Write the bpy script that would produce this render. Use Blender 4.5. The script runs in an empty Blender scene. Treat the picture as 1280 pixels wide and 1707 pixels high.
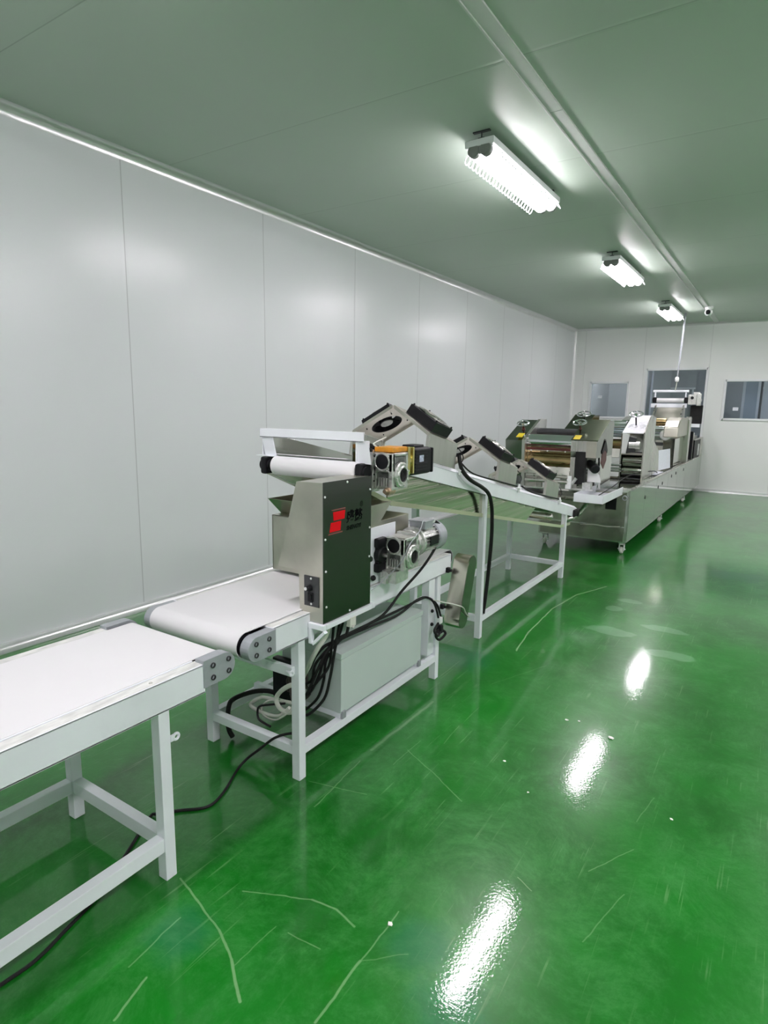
import bpy, bmesh, math, random
from mathutils import Vector, Matrix
random.seed(7)
sc = bpy.context.scene
col = sc.collection
V = Vector
rad = math.radians

# ------------------------------------------------------------------ camera
FPX = 1010.9
yaw, pit, rol = rad(33.118), rad(9.834), rad(0.887)
fw = V((-math.sin(yaw) * math.cos(pit), math.cos(yaw) * math.cos(pit), -math.sin(pit)))
rt = V((math.cos(yaw), math.sin(yaw), 0)); up = rt.cross(fw)
rt2 = rt * math.cos(rol) + up * math.sin(rol); up2 = up * math.cos(rol) - rt * math.sin(rol)
cd = bpy.data.cameras.new('camera'); cam = bpy.data.objects.new('camera', cd); col.objects.link(cam)
m = Matrix((rt2, up2, -fw)).transposed().to_4x4(); m.translation = V((0, 0, 1.5)); cam.matrix_world = m
cd.sensor_fit = 'VERTICAL'; cd.sensor_height = 36; cd.lens = FPX / 1707 * 36
cd.clip_start = 0.05; cd.clip_end = 100
sc.camera = cam

# ------------------------------------------------------------------ world, exposure, light strengths
w = bpy.data.worlds.new('world'); sc.world = w; w.use_nodes = True
w.node_tree.nodes['Background'].inputs[0].default_value = (0.8, 0.85, 0.9, 1)
w.node_tree.nodes['Background'].inputs[1].default_value = 0.15
sc.view_settings.view_transform = 'Standard'; sc.view_settings.look = 'None'
sc.view_settings.gamma = 1; sc.view_settings.use_curve_mapping = False
sc.view_settings.exposure = 0.0
LAMP = 53.0          # emission of the lamp tubes
LAMP_ROW2 = 90.0
FILL_BEYOND = 210.0
sc.cycles.max_bounces = 10; sc.cycles.diffuse_bounces = 6; sc.cycles.glossy_bounces = 6
sc.cycles.sample_clamp_indirect = 6.0
sc.cycles.caustics_reflective = True
sc.cycles.use_denoising = True

ZC = 3.13            # ceiling height
XL, XR, YF, YB = -3.83, 3.7, 13.0, -4.2
ROW2 = 1.1
LX, LY = -1.70, (3.58, 6.85, 10.2, 0.27, -3.05)

# ------------------------------------------------------------------ materials
def new_mat(name):
    mt = bpy.data.materials.new(name); mt.use_nodes = True
    nt = mt.node_tree; return mt, nt, nt.nodes['Principled BSDF']
def N(nt, t, **k):
    n = nt.nodes.new(t)
    for a, b in k.items():
        if a.startswith('i_'): n.inputs[a[2:].replace('_', ' ')].default_value = b
        else: setattr(n, a, b)
    return n
def simple(name, c, rough=.4, metal=0, var=.05, scale=8, bump=0, bscale=60, stretch=None, coat=0, spec=.5, rvar=0.0):
    mt, nt, b = new_mat(name)
    tc = N(nt, 'ShaderNodeTexCoord')
    mp = N(nt, 'ShaderNodeMapping')
    nt.links.new(tc.outputs['Object'], mp.inputs[0])
    if stretch: mp.inputs['Scale'].default_value = stretch
    nz = N(nt, 'ShaderNodeTexNoise', i_Scale=scale, i_Detail=4.0)
    nt.links.new(mp.outputs[0], nz.inputs['Vector'])
    cr = N(nt, 'ShaderNodeMapRange')
    cr.inputs['From Min'].default_value = .3; cr.inputs['From Max'].default_value = .7
    cr.inputs['To Min'].default_value = 1 - var; cr.inputs['To Max'].default_value = 1 + var
    nt.links.new(nz.outputs['Fac'], cr.inputs[0])
    mul = N(nt, 'ShaderNodeVectorMath', operation='SCALE')
    mul.inputs[0].default_value = c
    nt.links.new(cr.outputs[0], mul.inputs['Scale'])
    nt.links.new(mul.outputs[0], b.inputs['Base Color'])
    b.inputs['Metallic'].default_value = metal
    b.inputs['Roughness'].default_value = rough
    b.inputs['Specular IOR Level'].default_value = spec
    b.inputs['Coat Weight'].default_value = coat
    if rvar:
        rr = N(nt, 'ShaderNodeMapRange')
        rr.inputs['From Min'].default_value = .3; rr.inputs['From Max'].default_value = .7
        rr.inputs['To Min'].default_value = max(.02, rough - rvar); rr.inputs['To Max'].default_value = rough + rvar
        nt.links.new(nz.outputs['Fac'], rr.inputs[0]); nt.links.new(rr.outputs[0], b.inputs['Roughness'])
    if bump:
        nb = N(nt, 'ShaderNodeTexNoise', i_Scale=bscale, i_Detail=3.0)
        nt.links.new(mp.outputs[0], nb.inputs['Vector'])
        bp = N(nt, 'ShaderNodeBump', i_Strength=bump, i_Distance=.01)
        nt.links.new(nb.outputs['Fac'], bp.inputs['Height']); nt.links.new(bp.outputs[0], b.inputs['Normal'])
    return mt

M = {}
M['white'] = simple('white_painted_steel', (.85, .87, .92), .32, var=.04, scale=5, bump=.05, bscale=40)
M['white_worn'] = simple('white_worn_paint', (.68, .68, .66), .5, var=.2, scale=25, stretch=(3, .6, 3), bump=.1, bscale=60)
M['belt'] = simple('white_belt', (.77, .76, .775), .38, var=.015, scale=3)
M['cream'] = simple('cream_belt', (.74, .74, .66), .2, var=.05, scale=3, coat=.4)
M['steel'] = simple('brushed_steel', (.60, .59, .55), .30, 1, var=.08, scale=14, stretch=(1, 1, .06), bump=.03, bscale=90, rvar=.06)
M['steel_dull'] = simple('dull_steel', (.55, .535, .465), .36, 1, var=.14, scale=6, bump=.03, bscale=60, rvar=.08)
M['mirror'] = simple('polished_steel', (.62, .62, .58), .08, 1, var=.04, scale=2.5, bump=.05, bscale=3.2, rvar=.04)
M['mirror_flat'] = simple('polished_flat_steel', (.56, .57, .53), .11, 1, var=.04, scale=3, bump=.008, bscale=5, rvar=.04)
M['mirror_dark'] = simple('shade_darkened_steel', (.24, .26, .22), .10, 1, var=.04, scale=3)  # mirrored floor shade put into a darker steel colour
M['door_steel'] = simple('reflection_tinted_steel', (.46, .50, .45), .07, 1, var=.05, scale=2)  # green floor reflection partly put into the steel colour
M['roll'] = simple('chromed_roll', (.72, .74, .76), .12, 1, var=.03, scale=3)
M['gold'] = simple('brownish_steel', (.42, .30, .15), .22, 1, var=.3, scale=9, bump=.1, bscale=12)
M['cast'] = simple('cast_aluminium', (.72, .72, .70), .33, .85, var=.15, scale=40, bump=.5, bscale=60)
M['alu'] = simple('grey_block', (.38, .40, .43), .45, .25, var=.06, scale=30)
M['black'] = simple('black_plastic', (.008, .008, .010), .45, var=.2, scale=20, spec=.22)
M['rubber'] = simple('black_rubber', (.012, .012, .012), .6, var=.2, scale=20, spec=.22)
M['darkgrey'] = simple('dark_grey_metal', (.05, .052, .055), .4, .3, var=.1, scale=20)
M['red'] = simple('red_print', (.70, .004, .010), .5, var=.05, spec=.1)
M['redline'] = simple('red_line_print', (.25, .06, .05), .4, var=.05)
M['ink'] = simple('black_print', (.004, .004, .005), 1.0, var=.02, spec=0)
M['orange'] = simple('orange_coupling', (.80, .33, .03), .35, .3, var=.15, scale=30)
M['yellowpass'] = simple('yellow_passivated', (.62, .55, .22), .25, .9, var=.15, scale=20)
M['yellow'] = simple('yellow_plate', (.70, .55, .03), .4, var=.1)
M['brown'] = simple('dark_red_spindle', (.09, .018, .015), .4, .3, var=.2)
M['box'] = simple('pale_green_grey_paint', (.55, .62, .60), .42, var=.015, scale=3)
M['hose'] = simple('white_hose', (.66, .66, .60), .5, var=.1)
M['paper'] = simple('paper', (.78, .80, .88), .6, var=.06, scale=60)
M['film'] = simple('crinkled_white_film', (.85, .85, .90), .25, var=.08, scale=25, bump=.8, bscale=25)
M['labelgrey'] = simple('grey_label', (.55, .60, .62), .5, var=.3, scale=60)
M['labelblue'] = simple('blue_white_label', (.50, .55, .68), .5, var=.35, scale=90)
M['cove'] = simple('aluminium_cove', (.74, .75, .75), .28, .7, var=.03)
M['trim'] = simple('white_aluminium_trim', (.86, .87, .87), .25, .1, var=.02)
M['frame'] = simple('window_frame', (.84, .85, .87), .35, var=.02)
M['beyond'] = simple('grey_panels_beyond', (.46, .47, .48), .5, var=.05, scale=1)
M['beyond_floor'] = simple('floor_beyond', (.05, .25, .08), .3, var=.1, scale=2)
M['partition'] = simple('pale_blue_partition', (.42, .48, .54), .4, var=.06, scale=3)
M['crumb'] = simple('white_crumb', (.85, .85, .8), .7, var=.1)
M['hub'] = simple('fan_hub_label', (.50, .52, .50), .5, var=.2, scale=80)

def emis(name, c, s):
    mt, nt, b = new_mat(name)
    b.inputs['Base Color'].default_value = (.9, .9, .9, 1)
    b.inputs['Emission Color'].default_value = (*c, 1); b.inputs['Emission Strength'].default_value = s
    return mt
M['tube'] = emis('lit_tube', (1.0, .925, .985), LAMP)
M['tube_row2'] = emis('lit_tube_right_row', (1.0, .925, .985), LAMP_ROW2)
M['fill_tube'] = emis('fill_tube_beyond', (1.0, .97, .97), FILL_BEYOND)

def glass(name, tint):
    mt, nt, b = new_mat(name)
    nt.nodes.remove(b)
    out = nt.nodes['Material Output']
    fr = N(nt, 'ShaderNodeFresnel', i_IOR=1.5)
    tr = N(nt, 'ShaderNodeBsdfTransparent'); tr.inputs[0].default_value = (*tint, 1)
    gl = N(nt, 'ShaderNodeBsdfGlossy', i_Roughness=.02); gl.inputs[0].default_value = (.95, .95, .97, 1)
    mx = N(nt, 'ShaderNodeMixShader')
    nt.links.new(fr.outputs[0], mx.inputs[0]); nt.links.new(tr.outputs[0], mx.inputs[1]); nt.links.new(gl.outputs[0], mx.inputs[2])
    nt.links.new(mx.outputs[0], out.inputs[0])
    return mt
M['glass'] = glass('window_glass', (.80, .84, .88))

def mathn(nt, op, a, b=None, c=None):
    n = N(nt, 'ShaderNodeMath', operation=op)
    for i, x in enumerate((a, b, c)):
        if x is None: continue
        if isinstance(x, (int, float)): n.inputs[i].default_value = x
        else: nt.links.new(x, n.inputs[i])
    return n.outputs[0]

def panel_mat(name, c, rough, axis, period, offset, groove=.0022, depth=.45, nscale=.5, nstr=.012, metal=0, spec=.5):
    """painted sandwich panels with joints every `period` metres along `axis`"""
    mt, nt, b = new_mat(name)
    g = N(nt, 'ShaderNodeNewGeometry'); s = N(nt, 'ShaderNodeSeparateXYZ'); nt.links.new(g.outputs['Position'], s.inputs[0])
    x = s.outputs[axis]
    t = mathn(nt, 'SUBTRACT', x, offset)
    t = mathn(nt, 'DIVIDE', t, period)
    r = mathn(nt, 'ROUND', t)
    d = mathn(nt, 'ABSOLUTE', mathn(nt, 'SUBTRACT', t, r))
    d = mathn(nt, 'MULTIPLY', d, period)
    gr = N(nt, 'ShaderNodeMapRange', interpolation_type='SMOOTHSTEP')
    gr.inputs['From Min'].default_value = groove; gr.inputs['From Max'].default_value = groove * 2.2
    gr.inputs['To Min'].default_value = depth; gr.inputs['To Max'].default_value = 1
    nt.links.new(d, gr.inputs[0])
    mul = N(nt, 'ShaderNodeVectorMath', operation='SCALE'); mul.inputs[0].default_value = c
    nz = N(nt, 'ShaderNodeTexNoise', i_Scale=1.1, i_Detail=3.0); nt.links.new(g.outputs['Position'], nz.inputs['Vector'])
    v = mathn(nt, 'MULTIPLY_ADD', nz.outputs['Fac'], .05, .975)
    nt.links.new(mathn(nt, 'MULTIPLY', v, gr.outputs[0]), mul.inputs['Scale'])
    nt.links.new(mul.outputs[0], b.inputs['Base Color'])
    b.inputs['Roughness'].default_value = rough; b.inputs['Metallic'].default_value = metal
    b.inputs['Specular IOR Level'].default_value = spec
    nb = N(nt, 'ShaderNodeTexNoise', i_Scale=nscale, i_Detail=2.0); nt.links.new(g.outputs['Position'], nb.inputs['Vector'])
    mpd = N(nt, 'ShaderNodeMapRange'); mpd.inputs['From Max'].default_value = .02
    nt.links.new(d, mpd.inputs[0])
    h = mathn(nt, 'ADD', mathn(nt, 'MULTIPLY', nb.outputs['Fac'], nstr), mathn(nt, 'MULTIPLY', mpd.outputs[0], .0012))
    bp = N(nt, 'ShaderNodeBump', i_Strength=1.0, i_Distance=1.0)
    nt.links.new(h, bp.inputs['Height']); nt.links.new(bp.outputs[0], b.inputs['Normal'])
    return mt
M['wall'] = panel_mat('wall_panels', (.70, .725, .735), .27, 1, 1.312, 2.64, depth=.68, spec=.55)
M['wall_far'] = panel_mat('far_wall_panels', (.86, .87, .86), .35, 0, 1.15, -2.45, depth=.8)
M['wall_side'] = panel_mat('side_wall_panels', (.74, .76, .76), .35, 1, 1.15, 0, depth=.8)
M['ceiling'] = panel_mat('ceiling_panels', (.47, .55, .48), .42, 1, 1.312, 2.98, groove=.0018, depth=.75, nstr=.02, spec=.3)  # green bounce from the floor is partly put into this colour

def floor_mat():
    mt, nt, b = new_mat('green_epoxy')
    g = N(nt, 'ShaderNodeNewGeometry'); P = g.outputs['Position']
    def noise(scale, detail=4, rough=.5, vec=None, dist=0):
        n = N(nt, 'ShaderNodeTexNoise', i_Scale=scale, i_Detail=float(detail), i_Roughness=rough, i_Distortion=dist)
        nt.links.new(vec if vec is not None else P, n.inputs['Vector']); return n.outputs['Fac']
    def ramp(x, a, bb, lo=0., hi=1.):
        r = N(nt, 'ShaderNodeMapRange', interpolation_type='SMOOTHSTEP')
        r.inputs['From Min'].default_value = a; r.inputs['From Max'].default_value = bb
        r.inputs['To Min'].default_value = lo; r.inputs['To Max'].default_value = hi
        nt.links.new(x, r.inputs[0]); return r.outputs[0]
    def mix(f, a, c):
        n = N(nt, 'ShaderNodeMix', data_type='RGBA')
        if isinstance(f, float): n.inputs[0].default_value = f
        else: nt.links.new(f, n.inputs[0])
        for i, x in ((6, a), (7, c)):
            if isinstance(x, tuple): n.inputs[i].default_value = (*x, 1)
            else: nt.links.new(x, n.inputs[i])
        return n.outputs[2]
    base = mix(ramp(noise(.9, 5, .6), .35, .65), (.001, .092, .003), (.002, .150, .006))
    haze = ramp(noise(3.4, 12, .86, dist=.4), .40, .78)
    base = mix(mathn(nt, 'MULTIPLY', haze, .6), base, (.075, .29, .085))
    for (cx, cy, rr) in ((-1.30, .955, .10), (-.556, 1.19, .11), (-.71, 1.31, .10), (-1.5, 3.2, .2), (.3, 3.1, .2)):
        a = N(nt, 'ShaderNodeVectorMath', operation='DISTANCE'); nt.links.new(P, a.inputs[0]); a.inputs[1].default_value = (cx, cy, 0)
        tl = mathn(nt, 'ADD', mathn(nt, 'DIVIDE', a.outputs['Value'], rr), mathn(nt, 'MULTIPLY', noise(14, 3), .8))
        base = mix(ramp(tl, .8, 1.7, .4, 0.), base, (.003, .13, .065))
    # fine wiping marks: stretched thin noise, two directions
    sm = None
    for (rz, sx, thr, amt) in ((.5, 60, .62, .20), (-.75, 50, .63, .18), (1.2, 70, .63, .15), (2.3, 90, .63, .15)):
        mp = N(nt, 'ShaderNodeMapping'); mp.inputs['Rotation'].default_value = (0, 0, rz); mp.inputs['Scale'].default_value = (sx, 1.6, 1)
        nt.links.new(P, mp.inputs[0])
        s = ramp(noise(1.0, 3, .55, mp.outputs[0], .4), thr, thr + .05)
        s = mathn(nt, 'MULTIPLY', s, ramp(noise(2.3 + abs(rz), 3, .6), .50, .68))
        s = mathn(nt, 'MULTIPLY', s, amt)
        sm = s if sm is None else mathn(nt, 'MAXIMUM', sm, s)
    # individual scratches and scuffs: distance to line pieces on the floor
    wob = N(nt, 'ShaderNodeTexNoise', i_Scale=9.0, i_Detail=3.0); nt.links.new(P, wob.inputs['Vector'])
    wv = N(nt, 'ShaderNodeVectorMath', operation='MULTIPLY_ADD'); wv.inputs[1].default_value = (.018, .018, 0)
    nt.links.new(wob.outputs['Color'], wv.inputs[0]); nt.links.new(P, wv.inputs[2])
    wp = N(nt, 'ShaderNodeVectorMath', operation='SUBTRACT'); wp.inputs[1].default_value = (.009, .009, 0)
    nt.links.new(wv.outputs[0], wp.inputs[0])
    def seg(ax, ay, bx, by, wd, amt):
        nonlocal sm
        dx, dy = bx - ax, by - ay; L2 = dx * dx + dy * dy
        a = N(nt, 'ShaderNodeVectorMath', operation='SUBTRACT'); nt.links.new(wp.outputs[0], a.inputs[0]); a.inputs[1].default_value = (ax, ay, 0)
        dt = N(nt, 'ShaderNodeVectorMath', operation='DOT_PRODUCT'); nt.links.new(a.outputs[0], dt.inputs[0]); dt.inputs[1].default_value = (dx / L2, dy / L2, 0)
        cl = N(nt, 'ShaderNodeClamp'); nt.links.new(dt.outputs['Value'], cl.inputs[0])
        sc_ = N(nt, 'ShaderNodeVectorMath', operation='SCALE'); sc_.inputs[0].default_value = (dx, dy, 0); nt.links.new(cl.outputs[0], sc_.inputs['Scale'])
        di = N(nt, 'ShaderNodeVectorMath', operation='DISTANCE'); nt.links.new(a.outputs[0], di.inputs[0]); nt.links.new(sc_.outputs[0], di.inputs[1])
        s = mathn(nt, 'MULTIPLY', ramp(di.outputs['Value'], wd * .4, wd, 1., 0.), amt)
        sm = mathn(nt, 'MAXIMUM', sm, s)
    arc = [(-1.267, 3.487), (-1.315, 3.832), (-1.342, 4.425), (-1.292, 4.887), (-1.148, 5.284)]
    for p, q in zip(arc, arc[1:]): seg(*p, *q, .006, .5)
    for s in SCR: seg(*s[:4], s[4] * .62, s[5] * .6)
    col_ = mix(sm, base, (.36, .56, .30))
    # roller-cut blotches with a shape of their own
    for (cx, cy, rx, ry) in ((-.87, 4.2, .16, .09), (-.95, 4.72, .07, .07), (-.88, 4.98, .10, .05), (-.45, 3.98, .15, .07), (-.55, 4.45, .16, .06)):
        a = N(nt, 'ShaderNodeVectorMath', operation='SUBTRACT'); nt.links.new(P, a.inputs[0]); a.inputs[1].default_value = (cx, cy, 0)
        q = N(nt, 'ShaderNodeVectorMath', operation='MULTIPLY'); nt.links.new(a.outputs[0], q.inputs[0]); q.inputs[1].default_value = (1 / rx, 1 / ry, 0)
        ln = N(nt, 'ShaderNodeVectorMath', operation='LENGTH'); nt.links.new(q.outputs[0], ln.inputs[0])
        t = mathn(nt, 'ADD', ln.outputs['Value'], mathn(nt, 'MULTIPLY', noise(7, 2), .9))
        col_ = mix(ramp(t, 1.3, 1.5, .24, 0.), col_, (.30, .50, .33))
    # a few dark rectangular repair patches
    for (cx, cy, rx, ry) in ((-.25, 6.35, .20, .16),):
        a = N(nt, 'ShaderNodeVectorMath', operation='SUBTRACT'); nt.links.new(P, a.inputs[0]); a.inputs[1].default_value = (cx, cy, 0)
        q = N(nt, 'ShaderNodeVectorMath', operation='ABSOLUTE'); nt.links.new(a.outputs[0], q.inputs[0])
        s3 = N(nt, 'ShaderNodeSeparateXYZ'); nt.links.new(q.outputs[0], s3.inputs[0])
        t = mathn(nt, 'MAXIMUM', mathn(nt, 'DIVIDE', s3.outputs[0], rx), mathn(nt, 'DIVIDE', s3.outputs[1], ry))
        col_ = mix(ramp(t, .96, 1.04, .6, 0.), col_, (.01, .10, .03))
    nt.links.new(col_, b.inputs['Base Color'])
    b.inputs['Coat Weight'].default_value = .6; b.inputs['Coat Roughness'].default_value = .02
    rg = mathn(nt, 'MULTIPLY_ADD', sm, .2, .28)
    nt.links.new(rg, b.inputs['Roughness'])
    b.inputs['IOR'].default_value = 1.45; b.inputs['Specular IOR Level'].default_value = .25
    h = mathn(nt, 'ADD', mathn(nt, 'MULTIPLY', noise(110, 2, .5), .00020), mathn(nt, 'MULTIPLY', noise(9, 2, .5), .00025))
    bp = N(nt, 'ShaderNodeBump', i_Strength=1.0, i_Distance=1.0); nt.links.new(h, bp.inputs['Height'])
    nt.links.new(bp.outputs[0], b.inputs['Normal']); nt.links.new(bp.outputs[0], b.inputs['Coat Normal'])
    return mt
SCR = [  # (ax, ay, bx, by, width, strength)
    (-1.468, 1.087, -1.344, 1.056, 0.007, 0.50),
    (-1.344, 1.056, -1.217, 1.025, 0.007, 0.50),
    (-1.217, 1.025, -1.115, 0.977, 0.008, 0.55),
    (-1.115, 0.977, -1.007, 0.907, 0.009, 0.60),
    (-1.229, 0.701, -1.259, 0.816, 0.007, 0.55),
    (-1.326, 0.808, -1.344, 0.989, 0.005, 0.40),
    (-0.814, 0.972, -0.820, 1.172, 0.008, 0.50),
    (-0.820, 1.172, -0.819, 1.372, 0.005, 0.40),
    (-1.265, 1.166, -1.064, 1.260, 0.005, 0.40),
    (-1.064, 1.260, -0.980, 1.271, 0.007, 0.45),
    (-0.980, 1.271, -0.899, 1.253, 0.008, 0.45),
    (-1.249, 2.140, -0.894, 1.955, 0.005, 0.30),
    (-1.463, 1.716, -1.221, 1.775, 0.004, 0.35),
    (-1.339, 1.606, -1.376, 1.951, 0.005, 0.30),
    (-1.372, 2.597, -1.381, 2.049, 0.016, 0.28),
    (-0.389, 1.863, -0.286, 2.053, 0.004, 0.35),
    (-0.330, 1.578, -0.269, 1.830, 0.004, 0.30),
    (-0.569, 1.709, -0.516, 1.676, 0.004, 0.50),
    (-1.045, 1.129, -0.933, 1.141, 0.004, 0.35),
    (-1.095, 0.969, -1.088, 1.125, 0.004, 0.30),
    (-0.820, 1.172, -0.723, 1.265, 0.004, 0.25),
    (-1.205, 2.967, -1.037, 3.375, 0.004, 0.30),
    (-1.140, 2.275, -1.155, 2.457, 0.004, 0.30),
    (-1.243, 2.006, -1.242, 2.235, 0.004, 0.25),
    (-0.277, 2.401, -0.307, 2.211, 0.004, 0.25),
]
M['floor'] = floor_mat()

# ------------------------------------------------------------------ mesh helpers
class MB:
    def __init__(s): s.bm = bmesh.new()
    def box(s, x0, x1, y0, y1, z0, z1, bev=0.002, mtx=None):
        r = bmesh.ops.create_cube(s.bm, size=1)['verts']
        c = V(((x0 + x1) / 2, (y0 + y1) / 2, (z0 + z1) / 2)); d = V((abs(x1 - x0), abs(y1 - y0), abs(z1 - z0)))
        for v in r: v.co = V((v.co.x * d.x, v.co.y * d.y, v.co.z * d.z)) + c
        bev = min(bev, min(d) * .3)
        if bev > 0:
            es = list({e for v in r for e in v.link_edges})
            q = bmesh.ops.bevel(s.bm, geom=es, offset=bev, segments=2, affect='EDGES', profile=.5)
            r = list({v for f in q['faces'] for v in f.verts} | {v for v in r if v.is_valid})
        if mtx is not None:
            for v in r: v.co = mtx @ v.co
        return s
    def cyl(s, p0, p1, r, r1=None, seg=24, bev=0):
        p0, p1 = V(p0), V(p1); r1 = r if r1 is None else r1
        ax = (p1 - p0); L = ax.length; q = ax.to_track_quat('Z', 'Y')
        prof = [(0, 0), (r, 0), (r1, L), (0, L)]
        if bev: prof = [(0, 0), (r - bev, 0), (r, bev), (r1, L - bev), (r1 - bev, L), (0, L)]
        return s.lathe(prof, p0, q, seg)
    def lathe(s, prof, org=(0, 0, 0), q=None, seg=24):
        rings = []
        for (r, z) in prof:
            if r < 1e-6:
                rings.append([s.bm.verts.new(s._t(V((0, 0, z)), org, q))])
            else:
                rings.append([s.bm.verts.new(s._t(V((r * math.cos(a), r * math.sin(a), z)), org, q)) for a in [2 * math.pi * i / seg for i in range(seg)]])
        for A, B in zip(rings, rings[1:]):
            for i in range(seg):
                j = (i + 1) % seg
                if len(A) == 1 and len(B) == 1: continue
                if len(A) == 1: f = (A[0], B[j], B[i])
                elif len(B) == 1: f = (A[i], A[j], B[0])
                else: f = (A[i], A[j], B[j], B[i])
                s.bm.faces.new(f)
        return s
    def _t(s, v, org, q):
        if q is not None: v = q @ v
        return v + V(org)
    def tube(s, pts, r, seg=10, smooth=6, closed=False):
        pts = [V(p) for p in pts]
        if smooth and len(pts) > 2:
            out = []; n = len(pts)
            rng = n if closed else n - 1
            for i in range(rng):
                if closed: p0, p1, p2, p3 = pts[(i - 1) % n], pts[i], pts[(i + 1) % n], pts[(i + 2) % n]
                else: p0, p1, p2, p3 = pts[max(i - 1, 0)], pts[i], pts[i + 1], pts[min(i + 2, n - 1)]
                for k in range(smooth):
                    t = k / smooth
                    out.append(.5 * ((2 * p1) + (p2 - p0) * t + (2 * p0 - 5 * p1 + 4 * p2 - p3) * t * t + (3 * p1 - p0 - 3 * p2 + p3) * t ** 3))
            if not closed: out.append(pts[-1])
            pts = out
        n = len(pts); rings = []; nrm = None
        for i, p in enumerate(pts):
            if closed: d = pts[(i + 1) % n] - pts[i - 1]
            else: d = pts[min(i + 1, n - 1)] - pts[max(i - 1, 0)]
            d.normalize()
            if nrm is None: nrm = d.orthogonal().normalized()
            else:
                nrm = nrm - d * nrm.dot(d); nrm.normalize()
            b = d.cross(nrm)
            rings.append([s.bm.verts.new(p + (nrm * math.cos(a) + b * math.sin(a)) * r) for a in [2 * math.pi * k / seg for k in range(seg)]])
        m_ = n if closed else n - 1
        for i in range(m_):
            A, B = rings[i], rings[(i + 1) % n]
            for k in range(seg): s.bm.faces.new((A[k], A[(k + 1) % seg], B[(k + 1) % seg], B[k]))
        if not closed:
            s.bm.faces.new(list(reversed(rings[0]))); s.bm.faces.new(rings[-1])
        return s
    def torus(s, c, axis, R, r, seg=28, rs=8):
        q = V(axis).to_track_quat('Z', 'Y')
        return s.tube([V(c) + q @ V((R * math.cos(a), R * math.sin(a), 0)) for a in [2 * math.pi * i / seg for i in range(seg)]], r, rs, 0, True)
    def prism(s, poly, axis, a0, a1, bev=0):
        """poly in the two other axes: x -> (y,z), y -> (x,z), z -> (x,y)"""
        def mk(p, a):
            if axis == 'x': return V((a, p[0], p[1]))
            if axis == 'y': return V((p[0], a, p[1]))
            return V((p[0], p[1], a))
        A = [s.bm.verts.new(mk(p, a0)) for p in poly]; B = [s.bm.verts.new(mk(p, a1)) for p in poly]
        n = len(poly); fs = [s.bm.faces.new(A), s.bm.faces.new(B)]
        for i in range(n): fs.append(s.bm.faces.new((A[i], A[(i + 1) % n], B[(i + 1) % n], B[i])))
        bmesh.ops.recalc_face_normals(s.bm, faces=fs)
        if bev:
            es = list({e for f in fs for e in f.edges})
            bmesh.ops.bevel(s.bm, geom=es, offset=bev, segments=2, affect='EDGES', profile=.5)
        return s
    def plate_hole(s, x0, x1, y0, y1, cx, cy, R, z0, z1, n=32):
        """flat plate in xy with a round hole"""
        def sq(a):
            dx, dy = math.cos(a), math.sin(a)
            tx = ((x1 - cx) / dx) if dx > 1e-9 else (((x0 - cx) / dx) if dx < -1e-9 else 1e9)
            ty = ((y1 - cy) / dy) if dy > 1e-9 else (((y0 - cy) / dy) if dy < -1e-9 else 1e9)
            t = min(tx, ty); return (cx + dx * t, cy + dy * t)
        angs = [2 * math.pi * i / n for i in range(n)] + [math.atan2(y - cy, x - cx) % (2 * math.pi) for x in (x0, x1) for y in (y0, y1)]
        angs = sorted(set(round(a, 6) for a in angs)); k = len(angs)
        R4 = []
        for z in (z0, z1):
            R4.append([s.bm.verts.new((*sq(a), z)) for a in angs]); R4.append([s.bm.verts.new((cx + R * math.cos(a), cy + R * math.sin(a), z)) for a in angs])
        fs = []
        for A, B in ((R4[0], R4[1]), (R4[1], R4[3]), (R4[3], R4[2]), (R4[2], R4[0])):
            for i in range(k): fs.append(s.bm.faces.new((A[i], A[(i + 1) % k], B[(i + 1) % k], B[i])))
        bmesh.ops.recalc_face_normals(s.bm, faces=fs)
        return s
    def sheet(s, pts, th, nrm=None):
        """a bent plate: polygon (3-D points) thickened along its normal"""
        P = [V(p) for p in pts]
        if nrm is None: nrm = (P[1] - P[0]).cross(P[2] - P[0]).normalized()
        A = [s.bm.verts.new(p) for p in P]; B = [s.bm.verts.new(p + V(nrm) * th) for p in P]; n = len(P)
        fs = [s.bm.faces.new(A), s.bm.faces.new(B)]
        for i in range(n): fs.append(s.bm.faces.new((A[i], A[(i + 1) % n], B[(i + 1) % n], B[i])))
        bmesh.ops.recalc_face_normals(s.bm, faces=fs); return s
    def build(s, name, mat, parent=None, local=False):
        me = bpy.data.meshes.new(name)
        bmesh.ops.recalc_face_normals(s.bm, faces=s.bm.faces[:])
        s.bm.to_mesh(me); s.bm.free()
        me.materials.append(M[mat] if isinstance(mat, str) else mat)
        for p in me.polygons: p.use_smooth = True
        me.set_sharp_from_angle(angle=rad(32))
        o = bpy.data.objects.new(name, me); col.objects.link(o)
        wn = o.modifiers.new('weighted', 'WEIGHTED_NORMAL'); wn.keep_sharp = True; wn.weight = 90
        if parent is not None:
            o.parent = parent
            if not local: me.transform(wm(parent).inverted())
        return o

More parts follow.
